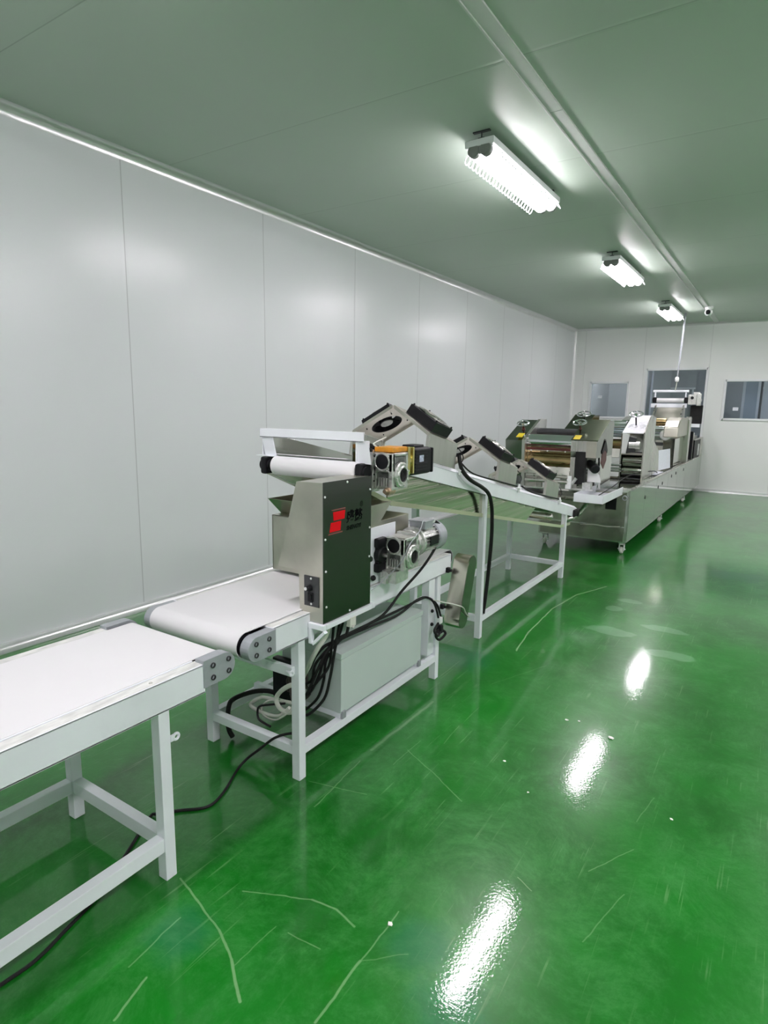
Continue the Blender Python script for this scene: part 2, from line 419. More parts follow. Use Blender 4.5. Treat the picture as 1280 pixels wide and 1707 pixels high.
def wm(o):
    mt_ = Matrix.LocRotScale(o.location, o.rotation_euler, o.scale)
    return wm(o.parent) @ mt_ if o.parent else mt_
def tag(o, label=None, cat=None, group=None, kind=None):
    if label: o['label'] = label
    if cat: o['category'] = cat
    if group: o['group'] = group
    if kind: o['kind'] = kind
    return o
def empty(name, loc=(0, 0, 0), rot=(0, 0, 0), label=None, cat=None, group=None):
    o = bpy.data.objects.new(name, None); col.objects.link(o); o.location = loc; o.rotation_euler = rot
    o.empty_display_size = .1
    return tag(o, label, cat, group)
def struct(name, mb, mat, parent=None):
    o = mb.build(name, mat, parent)
    if parent is None: o['kind'] = 'structure'
    return o
def copy_tree(o, parent=None):
    c = o.copy(); col.objects.link(c); c.parent = parent
    for ch in [x for x in bpy.data.objects if x.parent == o]: copy_tree(ch, c)
    return c
def text_mesh(name, body, size, mat, parent, origin, right, upv, bold=0.0, sx=1.0, shear=0.0):
    cu = bpy.data.curves.new(name, 'FONT'); cu.body = body; cu.size = size; cu.extrude = .0003; cu.offset = bold
    cu.shear = shear; cu.resolution_u = 3
    t = bpy.data.objects.new(name + '_tmp', cu); col.objects.link(t)
    dg = bpy.context.evaluated_depsgraph_get(); dg.update()
    me = bpy.data.meshes.new_from_object(t.evaluated_get(dg)); bpy.data.objects.remove(t)
    r, u = V(right), V(upv); n = r.cross(u)
    mx = Matrix((r * sx, u, n)).transposed().to_4x4(); mx.translation = V(origin)
    me.transform(mx); me.transform(wm(parent).inverted()); me.materials.clear(); me.materials.append(M[mat])
    o = bpy.data.objects.new(name, me); col.objects.link(o); o.parent = parent
    return o

# ------------------------------------------------------------------ the room
struct('floor', MB().box(XL - .1, XR + .1, YB - .1, YF + .12, -.12, 0, 0), 'floor')
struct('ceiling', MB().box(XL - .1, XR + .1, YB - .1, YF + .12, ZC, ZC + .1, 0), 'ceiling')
struct('wall_left', MB().box(XL - .1, XL, YB - .1, YF + .12, 0, ZC, 0), 'wall')
struct('wall_right', MB().box(XR, XR + .1, YB - .1, YF + .12, 0, ZC, 0), 'wall_side')
struct('wall_back', MB().box(XL, XR, YB - .1, YB, 0, ZC, 0), 'wall_side')
W = [(-3.43, -2.72, 1.37, 2.04), (-2.37, -1.335, .93, 2.28), (-.99, .25, 1.385, 2.06)]   # openings x0 x1 z0 z1
mb = MB(); xs = XL
for (a, b, z0, z1) in W:
    mb.box(xs, a, YF, YF + .1, 0, ZC, 0); mb.box(a, b, YF, YF + .1, 0, z0, 0); mb.box(a, b, YF, YF + .1, z1, ZC, 0); xs = b
mb.box(xs, XR, YF, YF + .1, 0, ZC, 0)
struct('wall_far', mb, 'wall_far')

def cove(name, pts_fn, r=.055):
    mb = MB(); n = 8; prof = []
    for i in range(n + 1):
        a = math.pi / 2 * i / n; prof.append((r * (1 - math.sin(a)), r * (1 - math.cos(a))))
    poly = [(0, 0)] + prof
    return pts_fn(mb, poly)
def quarter(r):  # concave quarter profile from the corner
    return [(0, 0)] + [(r * (1 - math.sin(math.pi / 2 * i / 8)), r * (1 - math.cos(math.pi / 2 * i / 8))) for i in range(9)]
def convex(r):
    return [(0, 0)] + [(r * math.cos(math.pi / 2 * i / 8), r * math.sin(math.pi / 2 * i / 8)) for i in range(9)]
R_ = .05
struct('baseboard_left', MB().prism([(XL + a, b) for a, b in convex(R_)], 'y', YB, YF), 'cove')
struct('trim_1', MB().prism([(XL + a, ZC - b) for a, b in quarter(.06)], 'y', YB, YF), 'cove')
struct('baseboard_far', MB().prism([(YF - a, b) for a, b in convex(R_)], 'x', XL + .05, XR), 'cove')
struct('trim_2', MB().prism([(YF - a, ZC - b) for a, b in quarter(.045)], 'x', XL + .05, XR), 'cove')
struct('trim_3', MB().prism([(XL + a, YF - b) for a, b in convex(.045)], 'z', .04, ZC - .05), 'trim')
# aluminium batten along the ceiling, in lengths
mb = MB()
for y0, y1 in ((YB, 3.575), (3.58, 7.6), (7.605, YF - .04)): mb.box(-1.278, -1.206, y0, y1, ZC - .010, ZC, .001)
mb.box(-1.288, -1.278, YB, YF - .04, ZC - .017, ZC, .002)
struct('trim_4', mb, simple('painted_batten', (.60, .62, .60), .45, var=.03))

# windows of the far wall
def window(n, a, b, z0, z1, fr=.035):
    f = MB()
    y0, y1 = YF - .02, YF + .11
    f.box(a - .02, b + .02, y0, y1, z1 - .005, z1 + fr, .003); f.box(a - .02, b + .02, y0, y1, z0 - fr, z0 + .005, .003)
    f.box(a - fr, a + .005, y0, y1, z0 - fr, z1 + fr, .003); f.box(b - .005, b + fr, y0, y1, z0 - fr, z1 + fr, .003)
    o = struct('window_%d' % n, f, 'frame')
    pane = MB().box(a + .005, b - .005, YF + .04, YF + .045, z0 + .005, z1 - .005, 0)
    pane.build('pane', 'glass', o)
    return o
for i, q in enumerate(W): window(i + 1, *q)
tag(MB().box(-3.30, -3.21, YF + .036, YF + .0395, 1.745, 1.80, 0).build('window_sticker', 'paper'), 'small white sticker on the glass of the left-hand far window', 'sticker').rotation_euler = (0, 0, 0)
tag(MB().box(-.85, -.76, YF + .036, YF + .0395, 1.53, 1.59, 0).build('window_sticker', 'paper'), 'small white sticker on the glass of the right-hand far window', 'sticker')

# the rooms seen through the panes
Y2 = YF + 3.2
struct('floor_beyond', MB().box(XL - .1, XR + .1, YF + .121, Y2 + .1, -.12, -.001, 0), 'beyond_floor')
struct('ceiling_beyond', MB().box(XL - .1, XR + .1, YF + .121, Y2 + .1, ZC, ZC + .1, 0), 'beyond')
struct('wall_beyond', MB().box(XL - .1, XR + .1, Y2, Y2 + .1, 0, ZC, 0), 'beyond')
struct('wall_beyond_left', MB().box(XL - .1, XL, YF + .121, Y2, 0, ZC, 0), 'beyond')
struct('wall_beyond_right', MB().box(XR, XR + .1, YF + .121, Y2, 0, ZC, 0), 'beyond')
mb = MB()
mb.box(-2.45, -2.40, YF + .3, Y2, 0, ZC, .003)
struct('wall_partition', mb, 'beyond')
struct('trim_5', MB().box(-2.40, 3.0, Y2 - .03, Y2, 2.02, 2.06, .003), 'frame')
struct('trim_6', MB().box(-2.31, -2.28, YF + .14, YF + .18, 0, ZC, .003), 'frame')
struct('trim_7', MB().box(-1.93, -1.90, Y2 - .04, Y2, 0, 2.02, .003), 'frame')
# sliding leaves behind the right-hand window
dr = struct('door_1', MB().box(-.70, -.50, YF + .5, YF + .54, 0, 2.4, .003), 'partition')
MB().box(-.745, -.70, YF + .48, YF + .56, 0, 2.4, .003).build('door_frame', 'frame', dr)
MB().box(-.50, -.458, YF + .48, YF + .56, 0, 2.4, .003).build('door_frame', 'frame', dr)
MB().box(-.457, -.42, YF + .48, YF + .56, 0, 2.4, .003).build('door_gasket', 'darkgrey', dr)
struct('door_2', MB().box(-.41, .5, YF + .5, YF + .54, 0, 2.4, .003), 'wall')
struct('door_3', MB().box(-1.6, -.75, YF + .9, YF + .94, 0, 2.4, .003), 'beyond')

# ------------------------------------------------------------------ lamps
def make_lamp():
    t = empty('ceiling_lamp')
    L = 1.25
    # white back tray, flat on top
    MB().box(-.095, .095, -.004, L + .004, .038, .080, .008).build('lamp_housing', 'frame', t, True)
    for sx in (-1, 1):
        MB().lathe([(0, 0), (.030, 0), (.037, .015), (.037, L - .095), (.030, L - .08), (0, L - .08)], (sx * .041, .04, .018), V((0, 1, 0)).to_track_quat('Z', 'Y'), 20).build('lamp_tube', 'tube', t, True)
    for y0, y1 in ((-.002, .04), (L - .04, L + .002)):
        mb = MB()
        for sx in (-1, 1): mb.cyl((sx * .038, y0, .020), (sx * .038, y1, .020), .039, bev=.006)
        mb.box(-.05, .05, y0 + .003, y1 - .003, .0, .08, .01)
        mb.build('end_cap', simple('grey_end_cap', (.22, .23, .22), .4), t, True)
    for sx in (-1, 1):
        mb = MB()
        n = 22
        for k in range(n):
            y = .07 + (L - .14) * k / (n - 1)
            mb.torus((sx * .108, y, .0), (1, 0, .5 * sx), .026, .0036, 14, 6)
        mb.build('scalloped_guard', 'frame', t, True)
    for y in (.03, L - .03):
        b = MB()
        b.cyl((0, y, .08), (0, y, ZC - 3.0 - .004), .004, seg=8); b.box(-.055, .055, y - .012, y + .012, ZC - 3.0 - .008, ZC - 3.0, .002)
        b.box(-.02, .02, y - .01, y + .01, .083, .092, .001)
        br = b.build('bracket', 'darkgrey', t, True)
    return t
lamp = make_lamp(); row2_tubes = {}
LBL = ['nearest lit twin-tube lamp hanging under the ceiling', 'middle one of the three lit ceiling lamps', 'farthest lit ceiling lamp, beside the camera dome']
spots = [(LX, y) for y in LY] + [(ROW2, y) for y in LY]
for i, (x, y) in enumerate(spots):
    o = lamp if i == 0 else copy_tree(lamp)
    o.location = (x, y, 3.0); o['category'] = 'lamp'
    if x > 0:
        for ch in [c for c in bpy.data.objects if c.parent == o and c.name.startswith('lamp_tube')]:
            ch.data = row2_tubes.setdefault(ch.data.name, ch.data.copy()); ch.data.materials[0] = M['tube_row2']
    if i < 3: o['label'] = LBL[i]
    else: o['label'] = 'lit twin-tube ceiling lamp outside the photograph, lighting the room'
    o['group'] = 'twin-tube lamps on the ceiling'
# added unseen lamp that brightens the room beyond
lb = empty('ceiling_lamp', (0.6, YF + 1.6, ZC - .06), label='added unseen ceiling lamp brightening the room behind the far windows', cat='lamp')
MB().box(-.6, .6, -.05, .05, .03, .06, .004).build('lamp_housing', 'frame', lb, True)
MB().cyl((-.58, 0, .0), (.58, 0, .0), .025).build('lamp_tube', 'fill_tube', lb, True)

lc = empty('ceiling_lamp', (-3.1, YF + 1.2, ZC - .06), (0, 0, rad(90)), label='added unseen ceiling lamp brightening the room behind the left-hand far window', cat='lamp')  # second added lamp, unseen, lifts the dark left-hand room
MB().box(-.6, .6, -.05, .05, .03, .06, .004).build('lamp_housing', 'frame', lc, True)
MB().cyl((-.58, 0, .0), (.58, 0, .0), .025).build('lamp_tube', emis('fill_tube_left_room', (1.0, .98, .95), 150.0), lc, True)

# ------------------------------------------------------------------ security camera, conduit
t = empty('security_camera', (-1.20, 11.1, ZC), label='white dome security camera with black lens under the far ceiling', cat='camera')
MB().lathe([(0, 0), (.06, 0), (.06, -.03), (.05, -.045), (.02, -.05), (0, -.05)], seg=24).build('mount', 'trim', t, True)
MB().lathe([(0, -.04), (.03, -.043), (.052, -.06), (.058, -.09), (.05, -.115), (.03, -.135), (0, -.142)], seg=24).build('dome', 'trim', t, True)
MB().lathe([(0, 0), (.034, 0), (.036, .012), (.028, .02), (0, .022)], (-.005, -.042, -.088), V((.02, -1, -.25)).to_track_quat('Z', 'Y'), 24).build('lens', 'black', t, True)
t = empty('cable_conduit', (-1.62, 11.62, ZC), label='thin metal conduit hanging from the ceiling to the far machine', cat='pipe')
mb = MB(); mb.cyl((-1.605, 11.62, ZC), (-1.635, 11.62, 2.07), .012, seg=12); mb.build('pipe', 'alu', t)
MB().cyl((-1.590, 11.62, ZC), (-1.618, 11.62, 2.3), .007, seg=10).build('pipe', 'alu', t)
MB().lathe([(0, -.045), (.022, -.04), (.034, -.02), (.034, .02), (.022, .04), (0, .045)], (-1.636, 11.62, 2.04), seg=16).build('junction_box', 'trim', t)
MB().tube([(-1.636, 11.62, 2.0), (-1.64, 11.62, 1.92), (-1.652, 11.63, 1.85)], .007, 8).build('flex_end', 'hose', t)

# ------------------------------------------------------------------ belt conveyors
def bolt(mb, p, axis=(1, 0, 0), r=.011, h=.005):
    q = V(axis).to_track_quat('Z', 'Y')
    mb.lathe([(r * .55, -.001), (r * .55, .0015), (r * .75, h), (r, h * .8), (r, -.001)], p, q, 14)
def end_block(parent, side, x0, x1, ya, yb, zc, hh, name='bearing_block', rounded='+'):
    # plate with a half round end
    r = hh
    if rounded == '+': poly = [(ya, zc - hh), (yb - r, zc - hh)] + [(yb - r + r * math.sin(a), zc - r * math.cos(a)) for a in [math.pi * i / 12 for i in range(1, 12)]] + [(yb - r, zc + hh), (ya, zc + hh)]
    else: poly = [(yb, zc - hh), (ya + r, zc - hh)] + [(ya + r - r * math.sin(a), zc - r * math.cos(a)) for a in [math.pi * i / 12 for i in range(1, 12)]] + [(ya + r, zc + hh), (yb, zc + hh)]
    o = MB().prism(poly, 'x', x0, x1, .002).build(name, 'alu', parent)
    xs = x1 if side > 0 else x0
    w_ = yb - ya
    for fy in ((.28, .78) if rounded == '+' else (.28, .74)):
        for fz in (-.45, .45):
            mb = MB(); bolt(mb, (xs, ya + w_ * fy, zc + hh * fz), (side, 0, 0), .0095)
            mb.build('bolt', 'darkgrey', o)
    return o
def c_rail(parent, side, xo, y0, y1, z0, z1, wtop=.045, name='side_rail', top='white_worn'):
    xi = xo - side * wtop
    mb = MB()
    mb.box(min(xo, xo - side * .006), max(xo, xo - side * .006), y0, y1, z0, z1, .002)
    mb.box(min(xo, xi), max(xo, xi), y0, y1, z0, z0 + .006, .001)
    mb.box(min(xo, xi), max(xo, xi), y0, y1, z1 - .006, z1 - .0005, .002)
    mb.box(min(xi, xi + side * .004), max(xi, xi + side * .004), y0 + .005, y1 - .005, z0, z1 - .002, .001)
    o = mb.build(name, 'white', parent)
    MB().box(min(xo - side * .004, xi + side * .001), max(xo - side * .004, xi + side * .001), y0 + .004, y1 - .004, z1 - .0005, z1 + .0006, 0).build('rail_top', top, o)
    return o
def belt_loop(parent, x0, x1, ya, yb, ztop, r, mat='belt', name='belt'):
    th = .0025; zc = ztop - r; poly = []
    for i in range(17):
        a = math.pi / 2 + math.pi * i / 16; poly.append((ya + r * math.cos(a), zc + r * math.sin(a)))
    for i in range(17):
        a = -math.pi / 2 + math.pi * i / 16; poly.append((yb + r * math.cos(a), zc + r * math.sin(a)))
    inner = []
    for i in range(17):
        a = math.pi / 2 + math.pi * i / 16; inner.append((ya + (r - th) * math.cos(a), zc + (r - th) * math.sin(a)))
    for i in range(17):
        a = -math.pi / 2 + math.pi * i / 16; inner.append((yb + (r - th) * math.cos(a), zc + (r - th) * math.sin(a)))
    mb = MB(); n = len(poly)
    R4 = [[mb.bm.verts.new((x, p[0], p[1])) for p in pl] for x in (x0, x1) for pl in (poly, inner)]
    for A, B in ((R4[0], R4[2]), (R4[1], R4[3]), (R4[0], R4[1]), (R4[2], R4[3])):
        for i in range(n): mb.bm.faces.new((A[i], A[(i + 1) % n], B[(i + 1) % n], B[i]))
    return mb.build(name, mat, parent)

# conveyor A, nearest
A = empty('belt_conveyor', (-1.77, .3, 0), label='nearest white belt conveyor, low table-like one cut off by the left picture edge', cat='conveyor', group='white belt conveyors in a line')
AX0, AX1 = -2.055, -1.49
for side, xo in ((1, AX1), (-1, AX0)): c_rail(A, side, xo, -1.05, 1.235, .572, .671)
MB().box(AX0 + .044, AX1 - .046, -1.03, 1.225, .655, .6735, .001).build('slider_bed', 'white', A)
belt_loop(A, AX0 + .052, AX1 - .05, -1.08, 1.315, .676, .037)
for y in (-1.08, 1.315): MB().cyl((AX0 + .045, y, .639), (AX1 - .045, y, .639), .033).build('roller', 'black', A)
end_block(A, 1, AX1 - .038, AX1 + .004, 1.228, 1.362, .636, .047)
end_block(A, -1, AX0 - .004, AX0 + .038, 1.228, 1.362, .636, .047)
for x in (AX1 - .022, AX0 + .022):
    for y in (1.076, -.8): MB().box(x - .02, x + .02, y - .02, y + .02, 0, .573, .003).build('leg', 'white', A)
for x in (AX1 - .022, AX0 + .022): MB().box(x - .0185, x + .0185, -.78, 1.056, .104, .152, .003).build('lower_rail', 'white', A)
for y in (1.076, -.8): MB().box(AX0 + .042, AX1 - .042, y - .0185, y + .0185, .104, .152, .003).build('cross_bar', 'white', A)
mb = MB(); mb.torus((AX1 - .005, 1.118, .472), (1, 0, 0), .010, .0045, 18, 8); mb.box(AX1 - .01, AX1 - .002, 1.096, 1.112, .462, .482, .001); mb.build('eye_clip', 'white', A)
for y in (1.05, .35): 
    mb = MB(); bolt(mb, (AX1 - .022, y, .6715), (0, 0, 1), .006, .002); mb.build('rivet', 'steel', A)

# conveyor B
B = empty('belt_conveyor', (-1.77, 2.2, 0), label='white belt conveyor carrying the steel cabinet and control box on its frame', cat='conveyor', group='white belt conveyors in a line')
BX0, BX1 = -2.045, -1.487
for side, xo in ((1, BX1), (-1, BX0)): c_rail(B, side, xo, 1.548, 2.975, .596, .697)
MB().box(BX0 + .043, BX1 - .043, 1.56, 2.96, .68, .7012, .001).build('slider_bed', 'white', B)
belt_loop(B, BX0 + .038, BX1 - .038, 1.452, 3.02, .704, .049)
for y in (1.452, 3.02): MB().cyl((BX0 + .035, y, .655), (BX1 - .036, y, .655), .040).build('roller', 'black', B)
end_block(B, 1, BX1 - .030, BX1 + .012, 1.412, 1.552, .649, .046, rounded='-')
end_block(B, -1, BX0 - .012, BX0 + .030, 1.412, 1.552, .649, .046, rounded='-')
for x in (BX1 - .024, BX0 + .024):
    for y in (1.712, 2.850): MB().box(x - .02, x + .02, y - .02, y + .02, 0, .598, .003).build('leg', 'white', B)
for x in (BX1 - .024, BX0 + .024): MB().box(x - .019, x + .019, 1.73, 2.832, .104, .142, .003).build('lower_rail', 'white', B)
for y in (1.712, 2.850): MB().box(BX0 + .043, BX1 - .043, y - .0185, y + .0185, .104, .142, .003).build('cross_bar', 'white', B)
for y in (2.30, 2.55): MB().box(BX0 + .043, BX1 - .043, y - .015, y + .015, .112, .142, .003).build('cross_bar', 'white', B)
mb = MB(); mb.box(BX0 + .02, BX1 - .022, 1.672, 1.692, .452, .492, .003); mb.box(BX0 + .02, BX1 - .022, 1.672, 1.71, .452, .457, .001)
o = mb.build('angle_brace', 'white', B)
mb = MB(); mb.torus((BX1 - .02, 1.668, .470), (1, -.6, 0), .008, .005, 16, 8); mb.cyl((BX1 - .05, 1.675, .47), (BX1 - .02, 1.668, .47), .006, seg=12); mb.build('eye_bolt', 'white', o)
# outrigger that carries the cabinet
mb = MB()
mb.box(BX1 + .001, -1.408, 1.742, 1.764, .640, .662, .002); mb.box(-1.430, -1.408, 1.7645, 2.0795, .640, .662, .002)
mb.box(BX1 + .001, -1.408, 2.08, 2.10, .640, .662, .002); mb.box(BX1 + .001, BX1 + .018, 1.744, 1.762, .575, .6395, .002)
mb.sheet([(BX1 + .018, 1.744, .580), (BX1 + .018, 1.762, .580), (-1.41, 1.762, .640), (-1.41, 1.744, .640)], .012)
mb.build('cabinet_bracket', 'white', B)
# clamp hanging below the cabinet bracket
mb = MB(); mb.box(-1.425, -1.405, 1.915, 1.955, .605, .645, .002); mb.box(-1.435, -1.40, 1.925, 1.94, .60, .612, .002)
mb.build('cable_clamp', 'hose', B)
# far-end leg plate and slanted chain guard
mb = MB(); mb.box(-1.535, -1.49, 2.735, 2.80, .17, .598, .002); mb.build('leg_plate', 'white', B)
for z in (.345, .420):
    mb = MB(); mb.lathe([(0, 0), (.009, 0), (.010, .006), (.006, .012), (0, .013)], (-1.49, 2.768, z), V((1, 0, 0)).to_track_quat('Z', 'Y'), 12); mb.build('bolt', 'black', B)
def stadium(p, q, r, n=12):
    p, q = V(p), V(q); d = (q - p).normalized(); nn = V((-d.y, d.x)); out = []
    for i in range(n + 1):
        a = -math.pi / 2 + math.pi * i / n; v = d * math.cos(a) * r + nn * math.sin(a) * r; out.append(tuple(q + v))
    for i in range(n + 1):
        a = math.pi / 2 + math.pi * i / n; v = d * math.cos(a) * r + nn * math.sin(a) * r; out.append(tuple(p + v))
    return out
cg = MB().prism(stadium((2.945, .345), (3.035, .635), .055), 'x', -1.475, -1.3855).build('chain_guard', simple('warm_steel', (.62, .59, .50), .25, 1, var=.06, scale=12), B)
MB().prism(stadium((2.945, .345), (3.035, .635), .052), 'x', -1.3855, -1.383).build('guard_dark_side', 'mirror_dark', cg)  # separate dark plate paints the floor reflection on the guard side
for (y, z) in ((2.925, .615), (2.87, .42)):
    mb = MB(); mb.box(-1.488, -1.468, y - .012, y + .014, z - .014, z + .014, .003); mb.cyl((-1.48, y, z), (-1.455, y, z), .008, seg=12); mb.build('guard_clip', 'black', cg)

# control box on the lower frame
t = empty('control_box', (-1.60, 2.33, .145), label='pale green-grey steel control box resting on the conveyor lower frame', cat='box')
MB().box(-1.84, -1.497, 1.975, 2.675, .168, .418, .003).build('box_body', 'box', t)
mb = MB(); mb.prism([(-1.845, .421), (-1.494, .421), (-1.492, .446), (-1.53, .450), (-1.845, .450)], 'y', 1.970, 2.682, .002); mb.build('box_lid', 'box', t)
for y in (1.99, 2.655):
    MB().box(-2.03, -1.503, y - .014, y + .014, .1425, .168, .002).build('support_channel', 'white', t)
    mb = MB(); mb.box(-1.503, -1.490, y - .013, y + .013, .143, .178, .002); mb.build('corner_foot', 'alu', t)

# ------------------------------------------------------------------ flour duster: cabinet and hopper
D = empty('flour_duster', (-1.7, 1.95, .662), label='brushed steel cabinet and hopper with red logo, standing over the belt', cat='machine')
prof = [(-1.552, 1.212), (-1.42, 1.216), (-1.42, .664), (-1.538, .664), (-1.544, .862), (-1.652, .862)]
cab = MB().prism(prof, 'y', 1.757, 2.072, .0015).build('cabinet', 'steel_dull', D)
MB().box(-1.4205, -1.4175, 1.755, 2.074, .663, 1.2175, .001).build('side_cover', simple('dark_polished_cover', (.11, .115, .105), .14, 1, var=.03, scale=3), D)
for (y, z) in ((1.765, 1.162), (1.767, .998), (1.770, .872), (1.773, .729), (1.905, 1.207), (2.063, 1.161), (2.063, 1.0), (2.063, .875), (1.926, .674)):
    MB().lathe([(0, .004), (.003, .0035), (.0045, .002), (.005, 0), (0, 0)], (-1.4175, y, z), V((1, 0, 0)).to_track_quat('Z', 'Y'), 12).build('screw', 'trim', D)
# logo
XP = -1.4175
def decal(poly, mat, name='logo'):
    return MB().prism(poly, 'x', XP, XP + .0006).build(name, mat, D)
decal([(1.814, 1.098), (1.892, 1.098), (1.888, 1.064), (1.818, 1.064)], 'red', 'logo_block')
decal([(1.801, 1.058), (1.866, 1.058), (1.862, 1.021), (1.793, 1.021)], 'red', 'logo_block')
decal([(1.803, 1.1075), (1.893, 1.1075), (1.893, 1.1035), (1.812, 1.1035)], 'redline', 'logo_line')
decal([(1.787, 1.016), (1.875, 1.016), (1.873, 1.0115), (1.783, 1.0115)], 'redline', 'logo_line')
text_mesh('logo_lettering', '盛懿', .054, 'ink', D, (XP, 1.901, 1.046), (0, 1, 0), (0, 0, 1), .0014, 1.02)
text_mesh('logo_lettering', 'SHENGYI', .0235, 'ink', D, (XP, 1.900, 1.0135), (0, 1, 0), (0, 0, 1), .0009, 1.03, .2)
text_mesh('logo_mark', '®', .030, 'ink', D, (XP, 1.992, 1.098), (0, 1, 0), (0, 0, 1), .0002)
# speed control plate
cp = MB().box(-1.513, -1.439, 1.7535, 1.7575, .726, .848, .001).build('control_plate', 'darkgrey', D)
mb = MB(); mb.lathe([(0, .018), (.009, .018), (.011, .015), (.0125, 0), (0, 0)], (-1.482, 1.7535, .800), V((0, -1, 0)).to_track_quat('Z', 'Y'), 20); mb.build('speed_knob', 'black', cp)
MB().cyl((-1.489, 1.7535, .800), (-1.489, 1.732, .800), .0065, seg=16).build('knob_pointer', 'trim', cp)
mb = MB(); mb.box(-1.492, -1.466, 1.749, 1.7536, .745, .783, .001); mb.box(-1.486, -1.472, 1.745, 1.750, .752, .776, .001); mb.build('rocker_switch', 'black', cp)
for z in (.838, .736): MB().lathe([(0, .002), (.004, .0015), (.005, 0), (0, 0)], (-1.478, 1.7535, z), V((0, -1, 0)).to_track_quat('Z', 'Y'), 12).build('screw', 'trim', cp)
# hopper across the belt
T = .0015
def hopper():
    mb = MB()
    x0, x1 = -2.005, -1.50; yr0, yr1 = 2.07, 2.36; yb0, yb1 = 2.16, 2.27; zt, zb = 1.066, .985
    mb.sheet([(x0, yr0, zt), (x1, yr0, zt), (x1, yb0, zb), (x0, yb0, zb)], T)
    mb.sheet([(x0, yr1, zt), (x1, yr1, zt), (x1, yb1, zb), (x0, yb1, zb)], T)
    mb.sheet([(x0, yr0, zt), (x0, yr1, zt), (x0, yb1, zb), (x0, yb0, zb)], T)
    mb.sheet([(x1, yr0, zt), (x1, yr1, zt), (x1, yb1, zb), (x1, yb0, zb)], T)
    return mb.build('hopper_funnel', 'steel_dull', D)
hopper()
mb = MB()
mb.box(-2.003, -1.505, 2.095, 2.10, .72, .985, 0); mb.box(-2.003, -1.505, 2.50, 2.505, .72, .985, 0)
mb.box(-2.005, -2.0, 2.095, 2.505, .72, .985, 0); mb.box(-1.508, -1.503, 2.095, 2.525, .705, .985, 0)
mb.box(-2.003, -1.505, 2.095, 2.16, .982, .986, 0); mb.box(-2.003, -1.505, 2.27, 2.525, .982, .986, 0)
mb.build('hopper_skirt', 'steel_dull', D)
MB().box(-1.502, -1.499, 2.09, 2.40, .70, .965, .001).build('bearing_plate', 'white', D)
mb = MB(); mb.cyl((-1.499, 2.25, .835), (-1.466, 2.25, .835), .038, bev=.006); mb.box(-1.499, -1.470, 2.215, 2.285, .755, .800, .008); mb.box(-1.499, -1.470, 2.215, 2.285, .87, .915, .008); mb.box(-1.499, -1.474, 2.225, 2.275, .76, .91, .006); mb.build('pillow_block', 'black', D)
MB().cyl((-1.60, 2.25, .835), (-1.44, 2.25, .835), .010).build('drive_shaft', 'steel', D)
mb = MB(); mb.lathe([(0, 0), (.012, 0), (.016, .01), (.010, .02), (0, .022)], (-1.497, 2.17, .83), V((1, 0, 0)).to_track_quat('Z', 'Y'), 14); mb.lathe([(0, 0), (.010, 0), (.014, .01), (.009, .018), (0, .02)], (-1.497, 2.20, .735), V((1, 0, 0)).to_track_quat('Z', 'Y'), 14); mb.build('adjusting_knob', 'black', D)

# ------------------------------------------------------------------ worm gear motors
def gearbox(t, W_=.10, Dp=.125, H=.155):
    """worm gearbox in local coordinates: front face looks to -y, output flange looks to +x, origin at front-right-bottom corner"""
    mb = MB()
    mb.box(-W_, -W_ + .016, 0, .02, 0, H, .004); mb.box(-.022, 0, 0, .02, 0, H, .004)      # front uprights
    mb.box(-W_, 0, 0, .022, H * .48, H, .005)                                              # front head
    mb.box(-W_, 0, .004, Dp, H - .014, H, .004)                                            # top flange
    mb.box(-W_, 0, .01, Dp - .006, 0, .014, .004)                                          # foot
    mb.box(-.016, 0, Dp - .018, Dp, 0, H, .004)
    for k in range(4): mb.box(-W_ + .026 + k * .013, -W_ + .032 + k * .013, .002, .02, .012, .05, .001)   # fins
    mb.build('gear_housing', 'cast', t, True)
    MB().box(-W_ + .012, -.010, .018, Dp - .01, .016, H - .015, .006).build('gear_core', simple('shade_darkened_recess', (.20, .21, .20), .4, .8, var=.3, scale=40), t, True)  # recess shade painted as a darker cast colour
    mb = MB()
    mb.lathe([(.032, 0), (.034, .003), (.040, .003), (.042, -.004), (.032, -.004)], (-W_ / 2 - .004, -.001, H * .76), V((0, -1, 0)).to_track_quat('Z', 'Y'), 28)
    mb.build('cover_ring', 'cast', t, True)
    MB().cyl((-W_ / 2 - .004, .004, H * .76), (-W_ / 2 - .004, -.003, H * .76), .031, seg=28).build('end_cap', 'black', t, True)
    mb = MB(); cy, cz = Dp * .52, H * .40
    mb.lathe([(.056, -.006), (.056, .006), (.050, .010), (.040, .010), (.036, .016), (.031, .016), (.031, -.006)], (0, cy, cz), V((1, 0, 0)).to_track_quat('Z', 'Y'), 32)
    for k in range(8):
        a = 2 * math.pi * k / 8 + .3
        mb.cyl((.004, cy + .048 * math.cos(a), cz + .048 * math.sin(a)), (.014, cy + .048 * math.cos(a), cz + .048 * math.sin(a)), .005, seg=10)
    mb.build('output_flange', 'cast', t, True)
    mb = MB(); mb.cyl((-.004, cy, cz), (.010, cy, cz), .0305, seg=28); mb.lathe([(.012, .010), (.015, .012), (.015, .002)], (0, cy, cz), V((1, 0, 0)).to_track_quat('Z', 'Y'), 20); mb.build('output_bore', 'rubber', t, True)
    for z in (.22 * H, .40 * H, .9 * H):
        mb = MB(); mb.cyl((-W_ + .006, -.0005, z), (-W_ + .006, .002, z), .004, seg=10); mb.build('bolt_hole', 'black', t, True)
